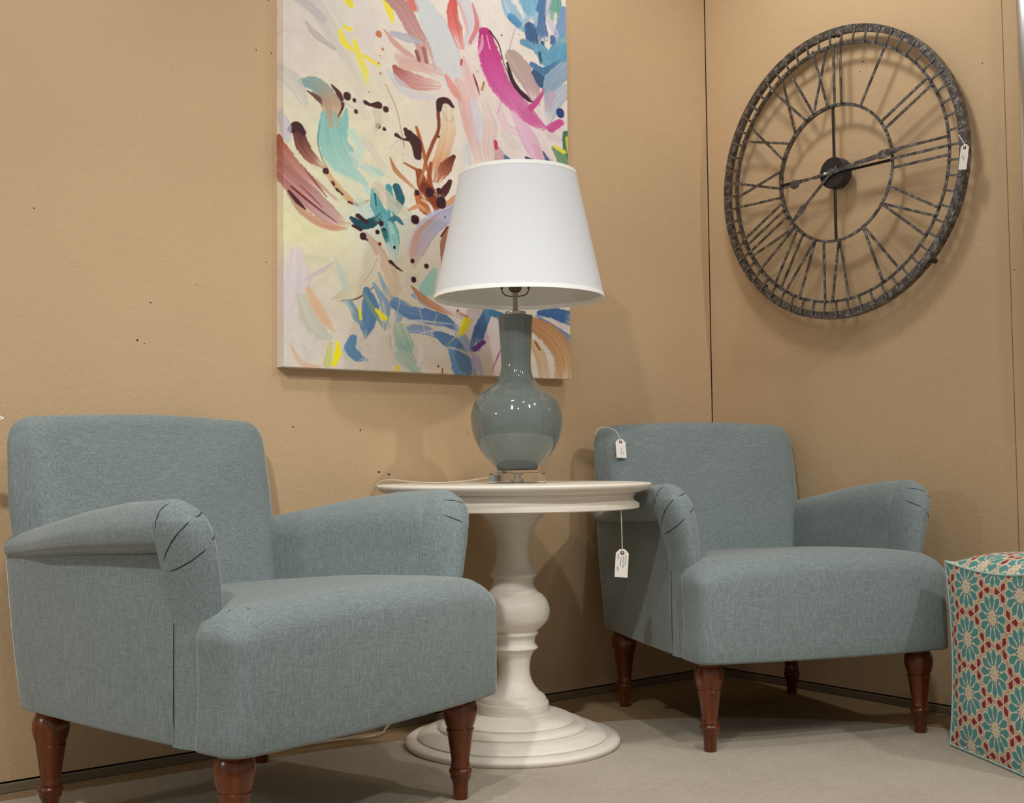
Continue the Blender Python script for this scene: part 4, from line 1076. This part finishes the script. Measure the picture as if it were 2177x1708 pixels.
def paint():
    """rasterises the strokes over the canvas front and its wrapped edges"""
    nu, nv = int(round((CW + 2*CD)/STEP)) + 1, int(round((CH + 2*CD)/STEP)) + 1
    u = np.linspace(-CD, CW + CD, nu)*1000; v = np.linspace(-CD, CH + CD, nv)*1000
    U, Vv = np.meshgrid(u, v)
    rng = np.random.RandomState(3)
    def vnoise(sx, sy):
        g = rng.rand(int(sy) + 3, int(sx) + 3)
        yy = np.linspace(0, sy, nv); xx = np.linspace(0, sx, nu)
        yi, xi = yy.astype(int), xx.astype(int); fy = (yy - yi)[:, None]; fx = (xx - xi)[None, :]
        fy = fy*fy*(3-2*fy); fx = fx*fx*(3-2*fx)
        a = g[yi][:, xi]; b = g[yi][:, xi+1]; c = g[yi+1][:, xi]; d = g[yi+1][:, xi+1]
        return (a*(1-fx) + b*fx)*(1-fy) + (c*(1-fx) + d*fx)*fy
    img = np.empty((nv, nu, 3)); img[:] = (228, 219, 208)
    acc = np.full((nv, nu), 0.25); col = img*0.25
    wob = (vnoise(9, 11) - .5)*90
    for bx, by, br, c in BLOBS:
        w = np.exp(-(((U - bx)/1.32 + wob)**2 + (Vv - by - wob)**2)/(2*(br*0.62)**2))
        acc += w; col += w[..., None]*np.array(c, float)
    img = col/acc[..., None]
    img += ((vnoise(40, 52) - .5)*9 + (vnoise(160, 200) - .5)*6)[..., None]
    jit = (vnoise(150, 190) - .5)
    AN = 1.32            # strokes were sketched with the width foreshortened by this much
    for si, (pts, ws, cols, st) in enumerate(STROKES):
        span = sum(math.hypot((q[0] - p[0])/AN, q[1] - p[1]) for p, q in zip(pts[:-1], pts[1:]))/(len(pts) - 1)
        P = np.array([(p.x, p.y) for p in catmull([(a/AN, b, 0) for a, b in pts], int(min(140, max(14, span/max(1.0, min(ws)*0.35)))))])
        n = len(P); T = np.linspace(0, 1, n)
        W = np.interp(T, np.linspace(0, 1, max(2, len(ws))), list(ws)*(2 if len(ws) == 1 else 1))/2
        C = np.array(cols, float)
        C = np.vstack([C, C]) if len(C) == 1 else C
        m = W.max() + 3
        i0 = max(0, np.searchsorted(u, (P[:, 0].min() - m)*AN)); i1 = min(nu, np.searchsorted(u, (P[:, 0].max() + m)*AN) + 1)
        j0 = max(0, np.searchsorted(v, P[:, 1].min() - m)); j1 = min(nv, np.searchsorted(v, P[:, 1].max() + m) + 1)
        if i1 <= i0 or j1 <= j0: continue
        X = U[j0:j1, i0:i1].ravel()/AN; Y = Vv[j0:j1, i0:i1].ravel()
        tan = np.gradient(P, axis=0); tan /= np.maximum(1e-9, np.linalg.norm(tan, axis=1))[:, None]
        best = np.full(X.shape, 1e9); idx = np.zeros(X.shape, int)
        for k in range(n):
            dd = (X - P[k, 0])**2 + (Y - P[k, 1])**2
            q = dd < best; best[q] = dd[q]; idx[q] = k
        dx, dy = X - P[idx, 0], Y - P[idx, 1]
        cr = tan[idx, 0]*dy - tan[idx, 1]*dx; al = tan[idx, 0]*dx + tan[idx, 1]*dy
        w = np.maximum(W[idx], 1.2)
        jj = jit[j0:j1, i0:i1].ravel()
        sc = cr/w
        dist = np.sqrt(best)/w
        t = T[idx]
        lp = rng.rand(4)*6.28
        nk = 26
        kn = rng.randn(2, nk); kn = kn*0.6 + 0.4*np.roll(kn, 1, 1)
        pos = np.clip((sc + 1.1 + 0.05*np.sin(t*5 + lp[0]))/2.2, 0, 1)*(nk - 1)
        bris = np.interp(pos, np.arange(nk), kn[0])*(1 - t) + np.interp(pos, np.arange(nk), kn[1])*t
        bris = np.clip(bris, -1.4, 1.4)*0.7
        rag = 1.0 + (0.16*jj if st > 0 else 0.08*jj)
        soft = np.maximum(0.10 if st > 0 else 0.05, 1.5/w)
        a = np.clip((rag - dist)/soft, 0, 1)
        lum = C.mean()
        if st > 0: a *= 1.0 - 0.35*min(1.0, max(0.0, (lum - 165)/50))
        if st > 0.13:
            dry = np.clip((t - 0.72)/0.28, 0, 1)
            a *= np.clip(1.0 - dry*(0.35 + 0.9*(bris > 0.15))*min(1, st*4), 0.0, 1)
        c = np.stack([np.interp(t, np.linspace(0, 1, len(C)), C[:, q]) for q in range(3)], 1)
        c = c*(1 + st*0.36*bris[:, None]) + (st*0.30*np.clip(bris - .4, 0, 1)*110)[:, None]
        rimd = np.clip((np.abs(sc) - .80)/.2, 0, 1)*(st > 0.05)
        c = c*(1 - 0.10*rimd[:, None]*np.where(sc > 0, 1, -0.4)[:, None])
        blk = img[j0:j1, i0:i1].reshape(-1, 3)
        img[j0:j1, i0:i1] = (blk*(1 - a[:, None]) + c*a[:, None]).reshape(j1-j0, i1-i0, 3)
    img = np.clip(img*1.025, 0, 255)/255.0
    img = np.where(img <= .04045, img/12.92, ((img + .055)/1.055)**2.4)
    return u/1000, v/1000, img

def canvas():
    u, v, img = paint()
    nu, nv = len(u), len(v)
    U, Vv = np.meshgrid(u, v)
    over = lambda t, L: np.where(t < 0, -t, np.where(t > L, t - L, 0.0))
    fold = np.minimum(np.maximum(over(U, CW), over(Vv, CH)), CD)
    X = np.clip(U, 0, CW); Z = np.clip(Vv, 0, CH)
    co = np.stack([X, fold, Z], -1).reshape(-1, 3)
    ii = np.arange(nu*nv).reshape(nv, nu)
    q = np.stack([ii[:-1, :-1], ii[:-1, 1:], ii[1:, 1:], ii[1:, :-1]], -1)
    corner = ((U < -1e-6) | (U > CW + 1e-6)) & ((Vv < -1e-6) | (Vv > CH + 1e-6))
    keep = ~(corner[:-1, :-1] | corner[:-1, 1:] | corner[1:, 1:] | corner[1:, :-1])
    q = q[keep].reshape(-1, 4)
    me = bpy.data.meshes.new('printed_canvas')
    me.vertices.add(len(co)); me.vertices.foreach_set('co', co.ravel().astype(np.float32))
    me.loops.add(q.size); me.loops.foreach_set('vertex_index', q.ravel().astype(np.int32))
    me.polygons.add(len(q)); me.polygons.foreach_set('loop_start', np.arange(0, q.size, 4, dtype=np.int32))
    me.polygons.foreach_set('loop_total', np.full(len(q), 4, np.int32))
    me.update(calc_edges=True)
    at_ = me.color_attributes.new('Col', 'FLOAT_COLOR', 'POINT')
    rgba = np.ones((nu*nv, 4), np.float32); rgba[:, :3] = img.reshape(-1, 3)
    at_.data.foreach_set('color', rgba.ravel())
    me.materials.append(m_attr('canvas_print', rough=0.55, spec=0.25, bump=700))
    return me
art = empty('painting', (-1.820, WY - 0.0455, 1.108))
tag(art, 'unframed abstract canvas print with loose pastel, blue, brown and magenta brush strokes', 'painting')
link(bpy.data.objects.new('canvas', canvas()), art)
box('stretcher', 0.003, CW - 0.003, 0.004, CD - 0.0005, 0.003, CH - 0.003, 'baseboard', art)

# ------------------------------------------------------------------ patterned cube ottoman
OA = Vector((-0.352, -1.222)); OT = -0.489
d2 = Vector((math.cos(OT), math.sin(OT))); d1 = Vector((math.sin(OT), -math.cos(OT)))
S1, S2, OH = 0.42, 0.385, 0.520
oc = OA + d1*S1/2 + d2*S2/2
otto = empty('ottoman', (oc.x, oc.y, 0.005), OT)
tag(otto, 'square fabric ottoman with teal rosettes and dark red petals on tan', 'ottoman')
def rosette(p, q, a=0.147):
    """tan ground, twelve-petal teal rosettes on a triangular lattice, red trefoils between"""
    P = np.stack([p, q], -1)
    b1, b2 = np.array([0.0, a]), np.array([a*math.sqrt(3)/2, a/2])
    n2 = np.round(P[..., 0]/b2[0]); best = None
    cand = []
    for d in (-1, 0, 1):
        m = n2 + d
        n1 = np.round((P[..., 1] - m*b2[1])/a)
        for e in (-1, 0, 1):
            cand.append(np.stack([m*b2[0], m*b2[1] + (n1 + e)*a], -1))
    cand = np.stack(cand, 0)
    dist = np.linalg.norm(cand - P[None], axis=-1); k = dist.argmin(0)
    c = np.take_along_axis(cand, k[None, ..., None], 0)[0]
    r = dist.min(0)/a; th = np.arctan2(P[..., 1] - c[..., 1], P[..., 0] - c[..., 0])
    ph = (th/(PI/6) + 100.5) % 1.0 - 0.5                     # offset from the nearest petal axis
    x = np.abs(np.sin(ph*PI/6))*r
    cream = np.array(lin3(232, 222, 200)); teal = np.array(lin3(88, 152, 152)); tan_ = np.array(lin3(204, 168, 130))
    red = np.array(lin3(150, 34, 44)); dark = np.array(lin3(44, 52, 54))
    col = np.empty(P.shape[:-1] + (3,)); col[:] = tan_
    wmax = np.interp(r, [0.0, 0.155, 0.33, 0.37, 0.435, 0.44], [0, 0.018, 0.077, 0.074, 0.018, 0])
    col[(r < 0.46) & (x < np.interp(r, [0, .15, .36, .40, .455], [1, 1, 0.110, 0.098, 0.026]))] = cream
    col[(r > 0.150) & (r < 0.437) & (x < wmax)] = teal
    ph2 = (th/(PI/6) + 100.0) % 1.0 - 0.5
    x2 = np.abs(np.sin(ph2*PI/6))*r
    col[(r > 0.115) & (r < 0.185) & (x2 < np.interp(r, [.115, .15, .185], [.004, .014, .003]))] = dark
    col[(r < 0.115) & (r > .03) & (x < 0.008)] = tan_*0.85 + cream*0.15
    # trefoils at the triangle centres
    for k2 in range(2):
        off = np.array([a/math.sqrt(3) if k2 == 0 else -a/math.sqrt(3), 0.0])
        cc = None; bd = None
        for e in range(cand.shape[0]):
            cx = cand[e] + off; dd = np.linalg.norm(P - cx, axis=-1)
            if bd is None: bd, cc = dd, cx.copy()
            else:
                qq = dd < bd; bd = np.where(qq, dd, bd); cc[qq] = cx[qq]
        rr = bd/a; t2 = np.arctan2(P[..., 1] - cc[..., 1], P[..., 0] - cc[..., 0])
        ax = (0.0 if k2 == 0 else PI)
        pp = ((t2 - ax)/(2*PI/3) + 100.5) % 1.0 - 0.5
        xx = np.abs(np.sin(pp*2*PI/3))*rr; yy = np.cos(pp*2*PI/3)*rr
        wm = np.interp(yy, [0.0, 0.02, 0.13, 0.165, 0.215, 0.22], [0, 0.008, 0.066, 0.066, 0.022, 0])
        wo = np.interp(yy, [-.03, 0.0, 0.13, 0.17, 0.235, 0.24], [0.0, 0.018, 0.082, 0.082, 0.036, 0])
        col[(rr < 0.26) & (xx < wo) & (yy > -.02)] = cream
        col[(rr < 0.25) & (xx < wm) & (yy > 0.012)] = red
    return col
def lin3(r, g, b): return (lin(r), lin(g), lin(b))
M['rosette'] = m_attr('rosette_cotton', rough=0.8, spec=0.2, bump=900, sheen=0.1)
hx, hy = S2/2, S1/2
def pinch(t): return 0.010*(1 - t*t)                         # edges sag in between the pulled-out corners
def edge_pt(x, y, z):
    """point of the soft cube for x, y, z in -1..1 (at least one at +-1)"""
    px, py, pz = x*hx, y*hy, OH/2 + z*OH/2
    on = [abs(abs(t) - 1) < 1e-9 for t in (x, y, z)]
    b = lambda p, q: (1 - p**4)*(1 - q**4)
    if on[0]: px += math.copysign(0.016*b(y, z), x)
    if on[1]: py += math.copysign(0.016*b(x, z), y)
    if on[2]: pz += (0.034 if z > 0 else -0.004)*b(x, y)
    px -= math.copysign(0.010*(1 - z*z)*abs(x)**6 + 0.006*(1 - y*y)*abs(x)**6*0.6, x)
    py -= math.copysign(0.010*(1 - z*z)*abs(y)**6, y)
    if z > 0: pz -= 0.016*(abs(z)**8)*((1 - x*x)*abs(y)**8 + (1 - y*y)*abs(x)**8)
    else: pz = max(pz, 0.0)
    return px, py, pz
def otto_panel(axis, sign, res):
    L = {0: (S1, OH), 1: (S2, OH), 2: (S2, S1)}[axis]
    na, nb = int(L[0]/res) + 1, int(L[1]/res) + 1
    V = []
    A = np.linspace(-1, 1, na); B = np.linspace(-1, 1, nb)
    for b in B:
        for a in A:
            V.append(edge_pt(*((sign, a, b) if axis == 0 else (a, sign, b) if axis == 1 else (a, b, sign))))
    F = [(j*na + i, j*na + i + 1, (j+1)*na + i + 1, (j+1)*na + i) for j in range(nb-1) for i in range(na-1)]
    if (axis == 0 and sign < 0) or (axis == 1 and sign > 0) or (axis == 2 and sign < 0): F = [f[::-1] for f in F]
    me = bpy.data.meshes.new('panel'); me.from_pydata(V, [], F)
    gp, gq = np.meshgrid(A*L[0]/2, B*L[1]/2)
    c = rosette(gp + (0.030 if axis == 0 else 0.05), gq + (0.018 if axis == 0 else 0.03))
    rgba = np.ones((len(V), 4), np.float32); rgba[:, :3] = c.reshape(-1, 3)
    at_ = me.color_attributes.new('Col', 'FLOAT_COLOR', 'POINT'); at_.data.foreach_set('color', rgba.ravel())
    me.polygons.foreach_set('use_smooth', [True]*len(me.polygons))
    me.materials.append(M['rosette'])
    link(bpy.data.objects.new('panel', me), otto)
for axis, sign, res in ((0, -1, 0.0021), (2, 1, 0.0024), (1, -1, 0.0032), (1, 1, 0.008), (0, 1, 0.008), (2, -1, 0.02)):
    otto_panel(axis, sign, res)
tt = np.linspace(-1, 1, 25)
for pts in ([(-1, t, 1) for t in tt], [(1, t, 1) for t in tt], [(t, -1, 1) for t in tt], [(t, 1, 1) for t in tt],
            [(-1, -1, t) for t in tt], [(-1, 1, t) for t in tt], [(1, -1, t) for t in tt], [(1, 1, t) for t in tt],
            [(-1, t, -1) for t in tt], [(1, t, -1) for t in tt], [(t, -1, -1) for t in tt], [(t, 1, -1) for t in tt]):
    path = [Vector(edge_pt(*p)) for p in pts]
    for q in path: q.z = max(q.z, 0.004)
    tube('piping', path, 0.0032, 'piping', otto, 8)

# ------------------------------------------------------------------ price tags
def writing(parent, text, size, loc, rot, name='writing'):
    cu = bpy.data.curves.new(name, 'FONT'); cu.body = text; cu.size = size; cu.extrude = 0.00005
    cu.shear = 0.25
    tmp = bpy.data.objects.new(name + '_tmp', cu); COL.objects.link(tmp)
    bpy.context.view_layer.update()
    me = bpy.data.meshes.new_from_object(tmp)
    bpy.data.objects.remove(tmp, do_unlink=True); bpy.data.curves.remove(cu)
    me.materials.clear(); me.materials.append(M['ink'])
    o = bpy.data.objects.new(name, me); link(o, parent)
    o.location = loc; o.rotation_euler = rot
    return o
def price_tag(label, mat, w, h, string, lines, size=0.0062):
    """card in its own x-z plane facing -y, eyelet at the origin; string is a list of world points from the eyelet"""
    root = empty('price_tag'); root.matrix_world = mat
    tag(root, label, 'price tag', 'white paper price tags')
    c = 0.30*w; top = 0.010; e = 0.0006
    out = [(-w/2, top - h), (w/2, top - h), (w/2, top - c), (w/2 - c, top), (-w/2 + c, top), (-w/2, top - c)]
    n = len(out)
    V = [(x, -e, z) for x, z in out] + [(x, e, z) for x, z in out]
    F = [tuple(range(n)), tuple(range(n, 2*n))[::-1]] + [(i, (i+1) % n, n + (i+1) % n, n + i) for i in range(n)]
    mesh('card', V, F, 'paper', root, False)
    V = []; F = []; s = 24
    for j in range(s):
        a = 2*PI*j/s
        for r, d in ((0.0060, -e), (0.0058, -e - 0.0004), (0.0026, -e - 0.0004), (0.0022, -e + 0.0001)):
            V.append((r*math.cos(a), d, r*math.sin(a)))
    for j in range(s):
        k = (j+1) % s
        for i in range(3): F.append((j*4+i, k*4+i, k*4+i+1, j*4+i+1))
    mesh('eyelet', V, F, 'eyelet', root, True, 40)
    inv = mat.inverted()
    pts = [Vector((0, -0.002, -0.001)), Vector((0, -0.0022, 0.006))] + [inv @ Vector(p) for p in string]
    tube('string', catmull(pts, 6), 0.0011, 'string', root, 6)
    for i, (txt, x, z) in enumerate(lines):
        writing(root, txt, size, (x, -e - 0.0002, z), (PI/2, PI/2, 0))
    return root
def frame(p, yaw, pitch=0.0, roll=0.0):
    return Matrix.Translation(Vector(p)) @ Matrix.Rotation(yaw, 4, 'Z') @ Matrix.Rotation(pitch, 4, 'X') @ Matrix.Rotation(roll, 4, 'Y')
CY = -0.6604
price_tag('price tag hanging from the table apron on a long white string', frame((-1.1442, -0.7243, 0.5665), CY + 0.1, 0.0, 0.07), 0.0365, 0.078,
          [(-1.1443, -0.7245, 0.585), (-1.1446, -0.7242, 0.63), (-1.1452, -0.7235, 0.672), (-1.1455, -0.7232, 0.6846)],
          [('EA edward', 0.0085, -0.006), ('Round Table', 0.0020, -0.010), ('in antique', -0.0050, -0.012), ('white', -0.0125, -0.004), ('$299', -0.0130, -0.038)])
price_tag('price tag lying against the backrest of the armchair below the clock', frame((-0.6510, -0.1935, 0.8870), -0.3529, -0.26, 0.05), 0.0365, 0.066,
          [(-0.6560, -0.1930, 0.905), (-0.6640, -0.1830, 0.9250), (-0.6860, -0.1640, 0.9370), (-0.7080, -0.1480, 0.9330), (-0.7180, -0.1380, 0.915)],
          [('qty', 0.0010, -0.020), ('Chair', -0.0025, -0.030), ('grey', 0.0060, -0.034)], 0.0058)
price_tag('price tag tied to the right rim of the iron wall clock', frame((-0.0335, -1.1285, 1.7920), -PI/2 - 0.12, 0.0, 0.17), 0.030, 0.078,
          [(-0.0325, -1.1270, 1.805), (-0.0290, -1.1165, 1.820), (-0.0240, -1.1040, 1.8385), (-0.0150, -1.1010, 1.838)],
          [('Clock', 0.000, -0.026), ('metal', -0.007, -0.020)], 0.0058)
price_tag('price tag poking out at the top left corner of the near armchair backrest', frame((-2.6723, -0.2338, 0.9373), CY, -1.28, 1.35), 0.034, 0.066,
          [(-2.6663, -0.2218, 0.9433), (-2.6623, -0.2038, 0.9413), (-2.6663, -0.1838, 0.9253)], [('Chair', 0.0, -0.02)], 0.0058)

# ------------------------------------------------------------------ mirror at the right edge
mr = empty('mirror', (WX, -1.2815, 0.95))
tag(mr, 'tall wall mirror in a thin silver frame at the right edge', 'mirror')
box('glass', -0.012, -0.008, -0.66, -0.03, 0.03, 1.55, 'mirror', mr)
box('backing', -0.007, -0.0005, -0.69, -0.002, 0.002, 1.58, 'hole', mr)
for nm, a in (('frame_rail', (-0.022, -0.002, -0.694, 0.0, -0.002, 0.032)), ('frame_rail', (-0.022, -0.002, -0.694, 0.0, 1.552, 1.584)),
              ('frame_stile', (-0.024, -0.002, -0.030, 0.0, 0.030, 1.554)), ('frame_stile', (-0.024, -0.002, -0.694, -0.664, 0.030, 1.554))):
    box(nm, *a, 'silver', mr, 0.004, 3)
